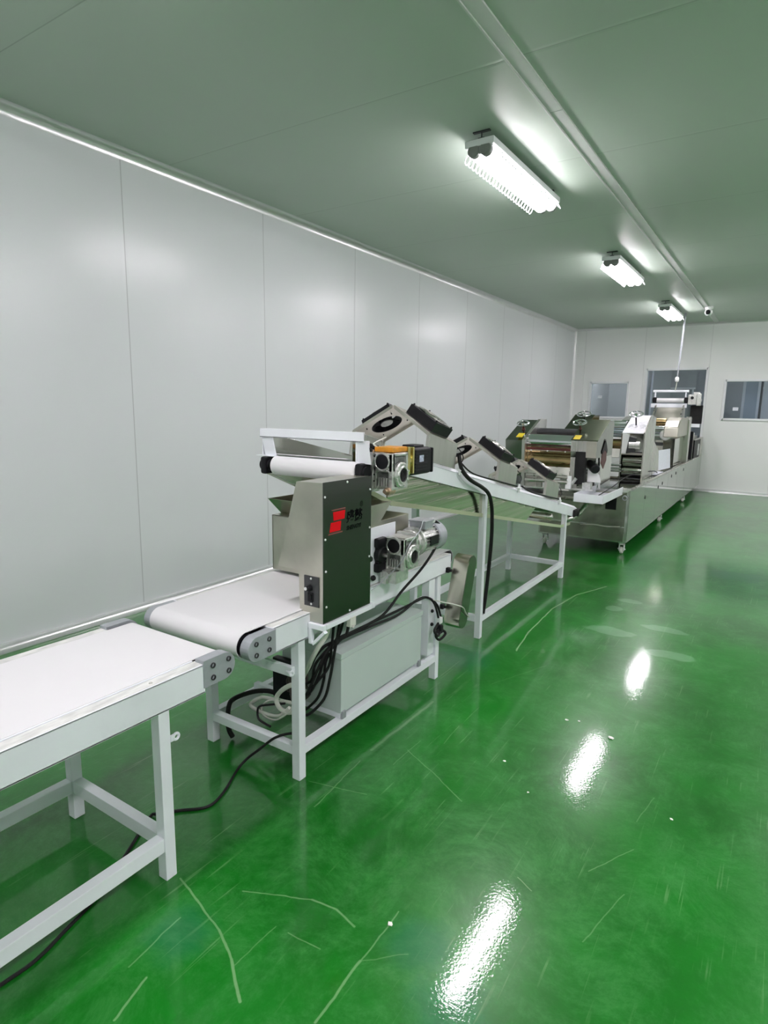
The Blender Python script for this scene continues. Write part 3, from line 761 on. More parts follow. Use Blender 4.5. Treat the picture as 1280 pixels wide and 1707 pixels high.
# upper one, black square motor
U = empty('gear_motor', (-1.372, 2.165, 1.148), label='upper worm gear motor with orange coupling and black square motor', cat='motor', group='worm gear motors')
gearbox(U, .10, .128, .158)
mb = MB(); mb.box(-.105, -.01, .015, .135, .160, .182, .004); mb.build('coupling_cover', 'orange', U, True)
mb = MB(); mb.box(-.098, -.004, .135, .155, .055, .180, .004); mb.cyl((-.05, .125, .115), (-.05, .175, .115), .046); mb.box(-.106, .002, .168, .180, .058, .178, .004)
mb.build('adapter_flange', 'yellowpass', U, True)
mb = MB(); mb.box(-.108, .0, .178, .35, .048, .172, .018)
for k in range(7): mb.box(-.1065, .0015, .19, .30, .068 + k * .015, .073 + k * .015, .001)
mb.box(-.104, -.001, .346, .362, .052, .168, .02); mb.build('motor_body', 'black', U, True)
MB().box(.0, .0022, .225, .262, .108, .138, .0005).build('motor_label', 'labelblue', U, True)
MB().box(-.085, -.02, .21, .30, .168, .184, .008).build('terminal_box', 'black', U, True)
mb = MB(); mb.box(-.145, -.100, -.005, .01, -.01, .17, .003); mb.box(-.148, -.10, -.006, .06, -.014, .006, .003); mb.build('torque_plate', 'cast', U, True)
mb = MB(); mb.cyl((-.020, -.012, -.004), (-.020, .035, -.004), .016); mb.cyl((-.02, -.03, -.002), (-.02, -.012, -.002), .009); mb.build('hose_fitting', simple('brass_fitting', (.55, .42, .30), .3, .8), U, True)
# lower one, finned aluminium motor
Lw = empty('gear_motor', (-1.372, 2.275, .765), label='lower worm gear motor with silver finned motor above the belt rail', cat='motor', group='worm gear motors')
gearbox(Lw, .105, .13, .150)
mb = MB(); mb.box(-.105, .003, .10, .125, .148, .160, .004); mb.cyl((-.052, .125, .105), (-.052, .165, .105), .060); mb.cyl((-.052, .155, .105), (-.052, .170, .105), .073)
mb.cyl((-.052, .168, .105), (-.052, .33, .105), .060)
for k in range(26):
    a = 2 * math.pi * k / 26; q = Matrix.Translation((-.052, 0, .105)) @ Matrix.Rotation(a, 4, 'Y')
    mb.box(-.0012, .0012, .18, .32, .055, .070, 0, q)
mb.build('motor_body', 'cast', Lw, True)
mb = MB(); q = V((0, 1, 0)).to_track_quat('Z', 'Y')
mb.lathe([(.066, .31), (.073, .315), (.074, .375), (.066, .392), (.03, .396), (0, .397)], (-.052, 0, .105), q, 32); mb.build('fan_cowl', 'alu', Lw, True)
mb = MB(); mb.box(-.085, .0, .185, .265, .165, .20, .004); mb.box(-.09, .005, .180, .27, .198, .206, .003); mb.build('terminal_box', 'alu', Lw, True)
mb = MB(); mb.cyl((-.02, .265, .188), (-.02, .292, .192), .014); mb.cyl((-.02, .292, .192), (-.02, .305, .188), .010); mb.build('cable_gland', 'trim', Lw, True)
mb = MB(); mb.box(.015, .020, .21, .29, .085, .13, .001); mb.build('name_plate', 'black', Lw, True)
mb = MB(); mb.box(-.11, -.075, -.03, .02, -.065, .0, .004); mb.box(-.085, -.035, -.01, .10, -.062, -.004, .003); mb.cyl((-.075, -.035, -.02), (-.075, .0, -.02), .017); mb.build('support_foot', 'cast', Lw, True)

# ------------------------------------------------------------------ inclined conveyor
I = empty('inclined_conveyor', (-1.81, 3.8, 0), label='white inclined conveyor sloping down towards the rolling machine', cat='conveyor')
SL = -.214; IX0, IX1 = -2.085, -1.535
def zt(y): return 1.214 + SL * (y - 2.837)
def slope_rail(name, x0, x1, ya, yb, dz0, dz1, mat, parent=I):
    return MB().prism([(ya, zt(ya) + dz0), (yb, zt(yb) + dz0), (yb, zt(yb) + dz1), (ya, zt(ya) + dz1)], 'x', x0, x1, .001).build(name, mat, parent)
for side, xo in ((1, IX1), (-1, IX0)):
    s = side
    r = slope_rail('side_rail', min(xo, xo - s * .005), max(xo, xo - s * .005), 2.36 if s > 0 else 2.12, 5.62, -.102, -.022, 'white')
    # rolled upper lip leaning outwards
    a0 = 2.42 if s > 0 else 2.12
    MB().sheet([(xo, a0, zt(a0) - .022), (xo, 5.62, zt(5.62) - .022), (xo - s * .028, 5.62, zt(5.62)), (xo - s * .028, a0, zt(a0))], .003).build('rail_lip', 'white', r)
    slope_rail('inner_guard', min(xo - s * .030, xo - s * .032), max(xo - s * .030, xo - s * .032), 2.14, 5.60, -.10, .004, 'mirror_flat', r)
# carrying belt and return belt
def slope_slab(name, x0, x1, ya, yb, za, zb, th, mat):
    return MB().prism([(ya, za), (yb, zb), (yb, zb + th), (ya, za + th)], 'x', x0, x1).build(name, mat, I)
slope_slab('belt', -2.04, -1.58, 2.12, 5.62, zt(2.12) - .095, zt(5.62) - .06, .003, 'belt')
mb = MB()
pts = [(2.12, 1.175), (2.45, 1.04), (2.70, .992), (3.6, .815), (4.5, .635), (5.23, .49), (5.5, .475)]
poly = [(a, b) for a, b in pts] + [(a, b + .003) for a, b in reversed(pts)]
mb.prism(poly, 'x', -2.06, -1.56)
mb.prism([(a, b - .012) for a, b in pts] + [(a, b + .012) for a, b in reversed(pts)], 'x', -1.5595, -1.553); mb.build('return_pan', simple('reflection_streaked_pan', (.50, .52, .36), .16, .35, var=.4, scale=2, stretch=(7, .35, 1)), I)  # cream and olive reflections painted into the pan colour as streaks
ps = [(y, z + .004) for y, z in ((2.42, 1.052), (2.70, .992), (3.6, .815), (4.35, .665))]
tops = [(y, zt(y) - .103) for y in (4.55, 3.6, 2.42)]
MB().prism(ps + tops, 'x', -1.567, -1.5605).build('side_skirt', simple('wavy_polished_skirt', (.62, .62, .50), .12, 1, var=.22, scale=3, stretch=(1, .35, 9), bump=.9, bscale=1.6), I)
# rollers
MB().cyl((-1.985, 2.105, 1.222), (-1.505, 2.105, 1.222), .044, seg=32, bev=.006).build('discharge_roller', 'belt', I)
for x, s in ((-2.035, -1), (-1.487, 1)):
    mb = MB(); mb.box(x - .018, x + .018, 2.07, 2.15, 1.18, 1.262, .012); mb.cyl((x - .028, 2.105, 1.222), (x + .028, 2.105, 1.222), .028); mb.build('bearing', 'black', I)
MB().cyl((-2.0, 2.16, 1.205), (-1.51, 2.16, 1.205), .040).build('belt_wrap', 'belt', I)
MB().cyl((-2.04, 4.55, .70), (-1.58, 5.02, .60), .028, seg=24).build('return_roller', 'steel', I)
MB().cyl((-2.00, 4.50, .71), (-2.05, 4.45, .72), .036, seg=20).build('roller_bearing', 'rubber', I)
MB().cyl((-2.06, 5.58, .585), (-1.56, 5.58, .585), .038, seg=24).build('tail_roller', 'steel', I)
for x in (-1.545, -2.075):
    mb = MB(); mb.box(x - .03, x + .03, 5.50, 5.66, .535, .60, .01); mb.cyl((x - .03, 5.60, .56), (x + .035, 5.60, .56), .028); mb.build('tail_bearing', 'rubber', I)
# discharge end frame
mb = MB(); mb.box(-2.075, -1.475, 2.095, 2.135, 1.352, 1.356, .001); mb.box(-2.075, -1.475, 2.095, 2.10, 1.352, 1.392, .001); mb.box(-2.06, -1.49, 2.098, 2.125, 1.386, 1.392, .001)
mb.build('top_angle', 'white', I)
for x0, x1 in ((-2.065, -2.0),):
    mb = MB(); mb.sheet([(x0, 2.10, 1.354), (x1, 2.10, 1.354), (-1.985, 2.11, 1.262), (x0 + .01, 2.11, 1.262)], .004); mb.box(-2.10, -1.99, 2.095, 2.13, 1.262, 1.266, .001); mb.build('end_bracket', 'white', I)
mb = MB(); mb.sheet([(-1.515, 2.10, 1.352), (-1.455, 2.10, 1.347), (-1.445, 2.11, 1.258), (-1.525, 2.11, 1.262)], .004); mb.box(-1.52, -1.515, 2.10, 2.2, 1.262, 1.352, .001); mb.build('end_bracket', 'white', I)
mb = MB(); mb.cyl((-1.515, 2.12, 1.322), (-1.455, 2.13, 1.318), .008); mb.build('tension_bolt', 'black', I)
# legs
for x in (IX1 - .025, IX0 + .025):
    for y in (3.553, 5.33):
        MB().box(x - .02, x + .02, y - .02, y + .02, 0, zt(y) - .098, .003).build('leg', 'white', I)
    MB().box(x - .0185, x + .0185, 3.57, 5.31, .110, .152, .003).build('lower_rail', 'white', I)
for y in (3.553, 5.33): MB().box(IX0 + .045, IX1 - .045, y - .0185, y + .0185, .110, .152, .003).build('cross_bar', 'white', I)

# ------------------------------------------------------------------ fans over the inclined conveyor
TH = -math.atan(-SL)
def fan_bracket():
    t = empty('fan_bracket')
    L = .325
    hs, hr, hw = .132, .283, .25
    # sloping plates with the fan opening, in local plate coordinates
    for s in (-1, 1):
        ln = math.hypot(hw - .012, hr - hs); ang = math.atan2(hr - hs, hw)
        mb = MB(); mb.plate_hole(0, ln, 0, L, ln * .52, L / 2, .092, 0, .003)
        mx = Matrix.Translation((s * .006, 0, hr)) @ (Matrix.Rotation(ang, 4, 'Y') if s > 0 else (Matrix.Rotation(math.pi, 4, 'Z') @ Matrix.Rotation(ang, 4, 'Y') @ Matrix.Translation((0, -L, 0))))
        mb.bm.transform(mx)
        # returned edge flanges at both ends
        for y in (0, L - .003):
            P0 = mx @ V((0, 0, 0)); P1 = mx @ V((ln, 0, 0))
            mb.sheet([(P0.x, y, P0.z), (P1.x, y, P1.z), (P1.x, y, P1.z - .016), (P0.x, y, P0.z - .016)], .003, (0, 1, 0))
        mb.build('slope_panel', 'steel_dull', t, True)
        x0, x1 = (s * hw - .0015, s * hw + .0015)
        mb = MB(); mb.box(x0, x1, 0, L, .0, hs + .004, 0)
        mb.box(min(x0, x0 - s * .018), max(x0, x0 - s * .018), 0, .003, 0, hs, 0); mb.box(min(x0, x0 - s * .018), max(x0, x0 - s * .018), L - .003, L, 0, hs, 0)
        mb.build('side_panel', 'steel', t, True)
    return t
def fan():
    t = empty('cooling_fan')   # local z = outward from plate
    S = .098
    mb = MB(); mb.plate_hole(-S, S, -S, S, 0, 0, .09, .0, .058)
    mb.build('fan_housing', 'black', t, True)
    mb = MB(); mb.cyl((0, 0, .008), (0, 0, .055), .040, seg=28, bev=.004)
    for k in range(5):
        a = 2 * math.pi * k / 5
        q = Matrix.Rotation(a, 4, 'Z') @ Matrix.Translation((.062, 0, .03)) @ Matrix.Rotation(rad(32), 4, 'X')
        mb.box(-.026, .026, -.026, .026, -.0015, .0015, 0, q)
    mb.build('impeller', 'black', t, True)
    MB().cyl((0, 0, .004), (0, 0, .0078), .036, seg=28).build('hub_label', 'hub', t, True)
    mb = MB()
    for R in (.03, .05, .07, .09): mb.torus((0, 0, .064), (0, 0, 1), R, .0018, 28, 6)
    for a in (0, math.pi / 2, math.pi, -math.pi / 2):
        mb.cyl((.02 * math.cos(a), .02 * math.sin(a), .064), (.125 * math.cos(a + .78), .125 * math.sin(a + .78), .060), .002, seg=6)
    mb.build('grille', 'steel', t, True)
    mb = MB()
    for sx in (-1, 1):
        for sy in (-1, 1): mb.cyl((sx * .088, sy * .088, -.006), (sx * .088, sy * .088, .068), .0035, seg=8)
    for sx in (-1, 1):
        for sy in (-1, 1): mb.cyl((sx * .088, sy * .088, .058), (sx * .088, sy * .088, .064), .007, seg=6)
    mb.build('fixing_bolts', 'black', t, True)
    return t
br0 = fan_bracket(); fan0 = fan()
WH = ['highest', 'middle', 'lowest']
for i, y in enumerate((2.764, 3.72, 4.70)):
    b_ = br0 if i == 0 else copy_tree(br0)
    yy = y - .012
    b_.location = (-1.785, yy, zt(yy)); b_.rotation_euler = (TH, 0, 0)
    tag(b_, 'roof-shaped steel fan bracket, the %s one on the inclined conveyor' % WH[i], 'bracket', 'fan brackets on the inclined conveyor')
    for s in (-1, 1):
        f = fan0 if (i == 0 and s == -1) else copy_tree(fan0)
        ang = math.atan2(.151, .25)
        R0 = Matrix.Rotation(TH, 4, 'X')
        mx = Matrix.Translation(b_.location) @ R0 @ Matrix.Translation((s * .128, .1625, .283 - .128 * math.tan(ang))) @ Matrix.Rotation(s * ang, 4, 'Y') @ Matrix.Translation((0, 0, .0032))
        f.location = mx.to_translation(); f.rotation_euler = mx.to_euler()
        tag(f, 'black square fan on the %s slope of the %s fan bracket' % ('wall-side' if s < 0 else 'aisle-side', WH[i]), 'fan', 'black cooling fans on the inclined conveyor')

# ------------------------------------------------------------------ rolling machine: base
X0, X1 = -2.215, -1.272
G = empty('rolling_machine', (-1.74, 9.8, 0), label='long polished steel noodle rolling machine base on castors', cat='machine')
MB().box(X0, X1, 6.60, 12.92, .125, .690, .004).build('base_body', 'mirror', G)
# thin bottom skirt & side panels of the aisle side
ys = [6.60, 7.42, 8.18, 9.05, 9.9, 10.75, 11.6, 12.4, 12.92]
for a, b in zip(ys, ys[1:]):
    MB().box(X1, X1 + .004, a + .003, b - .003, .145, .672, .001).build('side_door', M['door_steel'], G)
mb = MB(); mb.box(X0 + .02, X1 - .03, 6.594, 6.601, .30, .66, .001); mb.box(X0 + .02, X1 - .03, 6.594, 6.601, .14, .285, .001); mb.build('front_panel', simple('mottled_front_steel', (.33, .34, .27), .14, 1, var=.35, scale=5, bump=.05, bscale=4), G)  # darker olive steel with mottled tone
MB().box(-1.505, -1.395, 6.590, 6.6, .47, .625, .002).build('front_slot', 'black', G)
mb = MB(); mb.torus((-1.315, 6.585, .605), (0, 1, 0), .022, .006, 18, 8); mb.build('lifting_ring', 'alu', G)
for (y, z) in ((7.45, .52), (8.3, .55), (8.6, .57), (9.35, .60), (9.75, .61), (10.55, .60)):
    MB().cyl((X1 + .003, y, z), (X1 + .007, y, z), .022, seg=16).build('vent_hole', 'black', G)
# rim tray that sticks out at the front and runs on as a rim
def arm(x0, x1, nm='tray'):
    mb = MB(); mb.box(x0, x1, 5.79, 6.62, .636, .642, .001); mb.box(x0, x1, 5.79, 5.796, .636, .716, .002)
    mb.box(x1 - .006, x1, 5.79, 6.62, .636, .716, .002); mb.box(x0, x0 + .006, 5.79, 6.62, .636, .716, .002)
    return mb.build(nm, 'white', G)
arm(-1.62, -1.345); arm(-2.44, -2.19)
mb = MB(); mb.box(X1 - .012, X1 + .012, 6.62, 12.0, .682, .702, .003); mb.box(-1.352, X1 + .012, 6.60, 6.66, .682, .702, .003); mb.build('rim', 'steel', G)
MB().box(X0, -1.62, 5.95, 6.62, .62, .66, .003).build('feed_table', 'mirror', G)
def castor(x, y):
    o = empty('castor', (x, y, 0)); o.parent = G; o.location = V((x, y, 0)) - G.location
    mb = MB(); mb.box(-.032, .032, -.032, .032, .112, .126, .002); mb.box(-.026, -.021, -.02, .03, .03, .115, .001); mb.box(.021, .026, -.02, .03, .03, .115, .001); mb.cyl((-.04, .0, .05), (.04, 0, .05), .006, seg=10)
    mb.box(-.026, .026, -.02, .03, .095, .113, .002)
    mb.build('fork', 'trim', o, True)
    mb = MB(); mb.cyl((-.016, 0, .036), (.016, 0, .036), .036, seg=24, bev=.006); mb.build('wheel', 'hose', o, True)
for (x, y) in ((-1.32, 6.66), (-2.15, 6.66), (-1.32, 8.95), (-2.15, 8.95), (-1.32, 11.2), (-2.15, 11.2)): castor(x, y)
# tall end column with window slots
mb = MB(); mb.box(X1 - .05, X1, 12.55, 12.92, .69, 1.035, .004); mb.box(X1 - .03, X1, 11.72, 12.55, 1.012, 1.035, .003); mb.build('end_post', 'steel', G)
MB().box(X1 - .03, X1 - .006, 11.75, 12.548, .691, 1.011, .002).build('black_opening', 'black', G)
MB().box(X1 - .006, X1 + .002, 12.22, 12.38, .73, .93, .001).build('end_panel', 'trim', G)
MB().box(-1.335, -1.275, 11.38, 11.44, .703, 1.17, .004).build('black_shaft_cover', 'black', G)
MB().box(X0, X1 - .1, 11.9, 12.9, .69, 1.06, .004).build('end_housing', 'steel', G)

def handwheel(x, y, z, R=.062, h=.11, parent=None, stem='brown'):
    o = empty('handwheel', (x, y, z), (rad(24), 0, 0))
    if parent: o.parent = parent; o.location = V((x, y, z)) - parent.location
    mb = MB(); mb.torus((0, 0, 0), (0, 0, 1), R, .0075, 28, 8)
    for k in range(3):
        a = 2 * math.pi * k / 3 + .4; mb.tube([(0, 0, -.012), (R * .5 * math.cos(a), R * .5 * math.sin(a), -.012), (R * math.cos(a), R * math.sin(a), 0)], .005, 8, 4)
    mb.lathe([(0, .008), (.014, .006), (.016, -.02), (0, -.022)], seg=16)
    mb.build('wheel_rim', 'roll', o, True)
    mb = MB(); mb.cyl((0, 0, -h), (0, 0, -.015), .009, seg=14); mb.cyl((0, 0, -h), (0, 0, -h + .02), .018, seg=14); mb.build('spindle', stem, o, True)

# ---- first roller stand
def yz(poly, x0, x1, name, mat, par, bev=.002): return MB().prism(poly, 'x', x0, x1, bev).build(name, mat, par)
S1 = empty('roller_stand', (-1.95, 6.3, .70), label='first roller stand with wide steel rollers, nearest the inclined conveyor', cat='machine', group='roller stands of the rolling machine')
lh = [(6.06, .72), (6.0, 1.185), (6.45, 1.385), (6.62, 1.385), (6.62, .72)]
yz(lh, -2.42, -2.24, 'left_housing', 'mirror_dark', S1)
yz([(6.02, .70), (5.985, 1.19), (6.44, 1.395), (6.64, 1.395), (6.64, .70)], -2.236, -2.205, 'inner_plate', 'steel', S1)
up_ = [(6.0, 1.04), (6.0, 1.205), (6.45, 1.395), (6.64, 1.395), (6.64, 1.04)]
yz(up_, -1.735, -1.49, 'right_housing', 'mirror_dark', S1)
yz([(6.0, 1.203), (6.0, 1.213), (6.452, 1.405), (6.452, 1.396)], -1.742, -1.484, 'sloping_cover', simple('reflection_tinted_cover', (.10, .115, .075), .2, 1, var=.05), S1, .001)  # dark green ceiling reflection put into the cover colour
yz([(6.01, .72), (6.0, 1.06), (6.10, 1.06), (6.12, .72)], -1.735, -1.69, 'inner_plate', 'steel', S1)
yz([(6.25, .72), (6.15, 1.045), (6.64, 1.045), (6.64, .72)], -1.51, -1.49, 'outer_plate', 'mirror', S1)
hx = [(6.20, .90), (6.23, 1.04), (6.30, 1.12), (6.38, 1.05), (6.40, .92), (6.30, .84)]
yz([(a, b + .08) for a, b in hx], -1.492, -1.486, 'hex_window', 'brown', S1)
o = yz([(a + .0, b + .08) for a, b in [(6.19, 1.02), (6.23, 1.06), (6.30, 1.14), (6.37, 1.07), (6.41, 1.02), (6.40, .99), (6.30, 1.03), (6.21, .99)]], -1.4855, -1.482, 'window_hood', 'black', S1)
MB().box(-1.683, -1.588, 5.985, 6.06, .78, 1.10, .004).build('chain_case', 'rubber', S1)
mb = MB(); mb.cyl((-1.60, 6.20, .97), (-1.50, 6.06, .93), .045, bev=.008); mb.build('drive_cylinder', 'black', S1)
MB().box(-1.735, -1.585, 5.985, 5.998, 1.10, 1.203, .001).build('front_plate', 'steel', S1)
MB().box(-1.585, -1.49, 5.985, 5.998, 1.045, 1.203, .001).build('front_plate', 'steel_dull', S1)
sec = [(-1.585, .80)] + [(-1.585 + .13 * math.cos(a), .80 + .13 * math.sin(a)) for a in [math.pi / 2 * i / 10 for i in range(11)]]
MB().prism(sec, 'y', 6.10, 6.11).build('quarter_disc', 'trim', S1)
mb = MB(); mb.box(-1.72, -1.50, 6.0, 6.04, .72, .735, .002); mb.box(-1.60, -1.52, 5.98, 6.06, .735, .80, .004); mb.cyl((-1.70, 5.98, .78), (-1.66, 5.98, .84), .016); mb.build('lower_bracket', 'cast', S1)
mb = MB(); mb.box(-1.755, -1.70, 5.95, 5.99, .73, .80, .004); mb.box(-1.745, -1.70, 5.955, 5.985, .80, .86, .004); mb.build('bearing_bracket', 'trim', S1)
X2, X3 = -2.205, -1.735
MB().cyl((X2, 6.13, 1.178), (X3, 6.13, 1.178), .068, seg=40).build('upper_roller', 'roll', S1)
MB().cyl((X2, 6.36, 1.27), (X3, 6.36, 1.27), .035, seg=24).build('rear_roller', 'darkgrey', S1)
mb = MB(); mb.box(X2, X3, 6.04, 6.065, 1.093, 1.118, .003); mb.build('scraper_bar', 'brown', S1)
for x in (-2.15, -1.98, -1.80): MB().cyl((x, 6.04, 1.088), (x, 6.03, 1.088), .007, seg=10).build('screw', 'trim', S1)
MB().cyl((X2, 6.20, .985), (X3, 6.20, .985), .095, seg=40).build('lower_roller', 'gold', S1)
MB().prism([(5.98, .86), (6.02, .935), (6.04, .93), (6.00, .855)], 'x', X2, X3, .001).build('apron', 'steel', S1)
mb = MB(); mb.cyl((X2 + .05, 5.95, .845), (X3, 5.95, .845), .014, seg=16)
for k in range(26): mb.torus((X2 + .15 + k * .012, 5.95, .845), (1, 0, 0), .015, .0025, 12, 5)
mb.build('spring_rod', 'steel', S1)
MB().cyl((X2 + .04, 5.95, .795), (X3, 5.95, .795), .018, seg=16).build('tie_rod', 'steel', S1)
MB().box(X2, X3, 6.02, 6.6, .70, .72, .002).build('bed_plate', 'mirror', S1)
for x in (-2.30, -1.715):
    pl = MB().prism([(6.01, 1.213), (6.09, 1.248), (6.09, 1.254), (6.01, 1.219)], 'x', x - .01, x + .055).build('warning_plate', 'yellow', S1)
handwheel(-2.315, 6.20, 1.352, .062, .08, S1); handwheel(-1.722, 6.20, 1.377, .062, .09, S1)

# ---- second roller stand
S2 = empty('roller_stand', (-1.85, 8.0, .70), label='second roller stand, its sloping top covered by crinkled white film', cat='machine', group='roller stands of the rolling machine')
lh = [(7.6, .72), (7.6, 1.235), (8.10, 1.435), (8.35, 1.435), (8.35, .72)]
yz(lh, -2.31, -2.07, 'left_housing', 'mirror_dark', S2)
yz([(7.6, 1.232), (7.6, 1.24), (8.10, 1.442), (8.10, 1.434)], -2.315, -2.065, 'sloping_cover', M['reflection_tinted_cover'] if 'reflection_tinted_cover' in M else bpy.data.materials['reflection_tinted_cover'], S2, .001)
yz([(7.62, 1.02), (7.60, 1.235), (8.10, 1.43), (8.32, 1.43), (8.3, 1.02)], -1.60, -1.365, 'right_housing', 'mirror_flat', S2)
yz([(7.6, 1.236), (7.6, 1.246), (8.10, 1.446), (8.10, 1.436)], -1.605, -1.362, 'film_cover', 'film', S2, .001)
yz([(7.59, .69), (7.56, 1.25), (7.90, 1.45), (8.08, 1.44), (8.15, 1.15), (8.60, .99), (8.72, .70)], -1.362, -1.348, 'outer_plate', 'steel', S2)
yz([(7.62, .70), (7.60, 1.235), (8.2, 1.43), (8.3, .70)], -1.615, -1.60, 'inner_plate', 'mirror', S2)
MB().prism([(-1.60, 1.235), (-1.52, 1.225), (-1.55, 1.0), (-1.60, 1.0)], 'y', 7.592, 7.60).build('cover_flap', 'trim', S2)
MB().prism([(-1.52, 1.20), (-1.44, 1.18), (-1.455, 1.02), (-1.545, 1.0)], 'y', 7.585, 7.60).build('drive_cover', 'darkgrey', S2)
mb = MB(); mb.box(-1.60, -1.365, 7.60, 7.64, .985, 1.01, .003); mb.build('cross_bar', 'steel', S2)
mb = MB()
mb.cyl((-1.59, 7.72, .90), (-1.37, 7.72, .90), .07, seg=28); mb.cyl((-1.59, 7.68, .78), (-1.37, 7.68, .78), .05, seg=28); mb.build('drive_roller', 'mirror', S2)
MB().cyl((-1.52, 7.62, 1.10), (-1.40, 7.62, 1.10), .05, seg=24).build('bearing_cap', 'cast', S2)
MB().cyl((-2.07, 7.86, 1.305), (-1.615, 7.86, 1.305), .075, seg=40).build('upper_roller', 'roll', S2)
MB().cyl((-2.07, 7.74, 1.225), (-1.615, 7.74, 1.225), .055, seg=32).build('middle_roller', simple('blued_roll', (.40, .44, .50), .15, 1, var=.05), S2)
MB().box(-2.07, -1.615, 7.62, 7.64, 1.165, 1.185, .002).build('scraper_bar', 'trim', S2)
MB().cyl((-2.07, 7.80, 1.10), (-1.615, 7.80, 1.10), .07, seg=32).build('lower_roller', 'gold', S2)
MB().prism([(7.58, .95), (7.62, 1.05), (7.64, 1.045), (7.60, .945)], 'x', -2.07, -1.62, .001).build('apron', 'steel', S2)
for z, r in ((.86, .014), (.82, .014), (.79, .012)): MB().cyl((-2.05, 7.55, z), (-1.58, 7.55, z), r, seg=14).build('tie_rod', 'roll', S2)
MB().box(-2.07, -1.62, 7.6, 8.3, .70, .72, .002).build('bed_plate', 'mirror', S2)
MB().box(-1.598, -1.367, 7.86, 7.88, .70, 1.02, .002).build('shade_backing', 'darkgrey', S2)  # added dark backing plate that paints the interior shade
MB().box(-1.598, -1.367, 7.60, 7.86, .70, .712, .001).build('shade_bed', 'darkgrey', S2)  # dark sheet paints the same shade on the bed
handwheel(-2.09, 7.68, 1.452, .078, .16, S2, 'black'); handwheel(-1.50, 7.75, 1.460, .078, .17, S2, 'black')

# ---- third roller stand
S3 = empty('roller_stand', (-1.7, 10.1, .70), label='third roller stand with curved polished hood, farthest of the three', cat='machine', group='roller stands of the rolling machine')
hood = [(9.8, 1.12), (9.82, 1.27), (9.95, 1.36), (10.2, 1.41), (10.9, 1.40), (10.9, 1.12)]
yz([(a, b) for a, b in hood], -2.12, -1.98, 'left_housing', 'mirror_flat', S3)
yz(hood, -1.50, -1.30, 'right_housing', 'steel_dull', S3, .02)
yz([(9.9, .70), (9.88, 1.10), (10.8, 1.10), (10.8, .70)], -1.50, -1.34, 'lower_housing', 'mirror', S3)
yz([(10.85, .70), (10.80, 1.37), (10.98, 1.42), (11.05, 1.40), (11.02, .70)], -1.35, -1.28, 'outer_plate', 'steel', S3)
MB().cyl((-1.98, 9.98, 1.34), (-1.50, 9.98, 1.34), .055, seg=32).build('upper_roller', 'gold', S3)
MB().cyl((-1.98, 9.92, 1.235), (-1.50, 9.92, 1.235), .052, seg=32).build('middle_roller', 'roll', S3)
MB().cyl((-1.98, 9.92, 1.125), (-1.50, 9.92, 1.125), .052, seg=32).build('lower_roller', 'roll', S3)
MB().box(-1.98, -1.50, 9.9, 9.92, .99, 1.04, .002).build('apron', 'darkgrey', S3)
mb = MB(); mb.lathe([(0, .05), (.03, .05), (.035, .02), (.075, .02), (.085, 0), (0, 0)], (-1.47, 9.86, 1.155), V((.1, -1, 0)).to_track_quat('Z', 'Y'), 28)
for k in range(6):
    a = k * math.pi / 3; mb.cyl((-1.47 + .06 * math.cos(a), 9.84, 1.155 + .06 * math.sin(a)), (-1.47 + .06 * math.cos(a), 9.82, 1.155 + .06 * math.sin(a)), .012, seg=10)
mb.build('drive_hub', 'cast', S3)
for (x, z) in ((-1.42, .93), (-1.40, .87), (-1.41, .81)): MB().cyl((x, 9.89, z), (x, 9.88, z), .014, seg=12).build('push_button', 'black', S3)
MB().box(-1.98, -1.5, 9.9, 10.8, .70, .72, .002).build('bed_plate', 'mirror', S3)

# ---- discharge tower at the far end
Tw = empty('discharge_conveyor', (-1.77, 12.0, .7), label='small raised belt conveyor with white bars at the machine far end', cat='conveyor')
mb = MB(); mb.box(-2.06, -1.475, 11.97, 12.0, 1.835, 1.875, .004); mb.build('top_bar', 'white', Tw)
for x in (-2.02, -1.52): MB().box(x - .012, x + .012, 11.98, 12.0, 1.70, 1.84, .003).build('upright', 'white', Tw)
MB().cyl((-1.985, 11.97, 1.69), (-1.54, 11.97, 1.69), .040, seg=28, bev=.004).build('discharge_roller', 'belt', Tw)
for x in (-2.02, -1.505):
    mb = MB(); mb.box(x - .03, x + .03, 11.93, 12.02, 1.645, 1.745, .012); mb.cyl((x - .035, 11.97, 1.70), (x + .035, 11.97, 1.70), .03); mb.build('bearing', 'black', Tw)
MB().box(-2.075, -1.488, 11.94, 11.965, 1.565, 1.635, .003).build('lower_bar', 'white', Tw)
MB().prism([(11.99, 1.60), (11.70, 1.36), (11.71, 1.35), (12.0, 1.59)], 'x', -1.96, -1.55).build('chute', 'steel_dull', Tw)
for x in (-1.985, -1.535): MB().prism([(11.95, 1.62), (12.10, 1.62), (12.10, .70), (12.0, .70), (11.60, 1.34), (11.62, 1.38)], 'x', x - .012, x + .012, .002).build('side_frame', 'steel', Tw)
MB().box(-1.48, -1.255, 11.95, 12.0, 1.23, 1.29, .003).build('motor_shelf', 'white', Tw)
MB().box(-1.43, -1.235, 11.98, 12.04, 1.29, 1.61, .010).build('belt_guard', 'rubber', Tw)
mb = MB(); mb.box(-1.47, -1.34, 11.90, 11.99, 1.62, 1.79, .008); mb.cyl((-1.405, 11.90, 1.735), (-1.405, 11.885, 1.735), .04); mb.box(-1.34, -1.27, 11.93, 12.0, 1.60, 1.81, .01); mb.build('gear_housing', 'cast', Tw)
MB().cyl((-1.405, 11.886, 1.735), (-1.405, 11.882, 1.735), .026).build('end_cap', 'black', Tw)
mb = MB(); mb.cyl((-1.33, 11.95, 1.70), (-1.33, 12.15, 1.70), .055); mb.box(-1.40, -1.30, 11.97, 12.05, 1.79, 1.835, .006); mb.build('motor_body', 'cast', Tw)
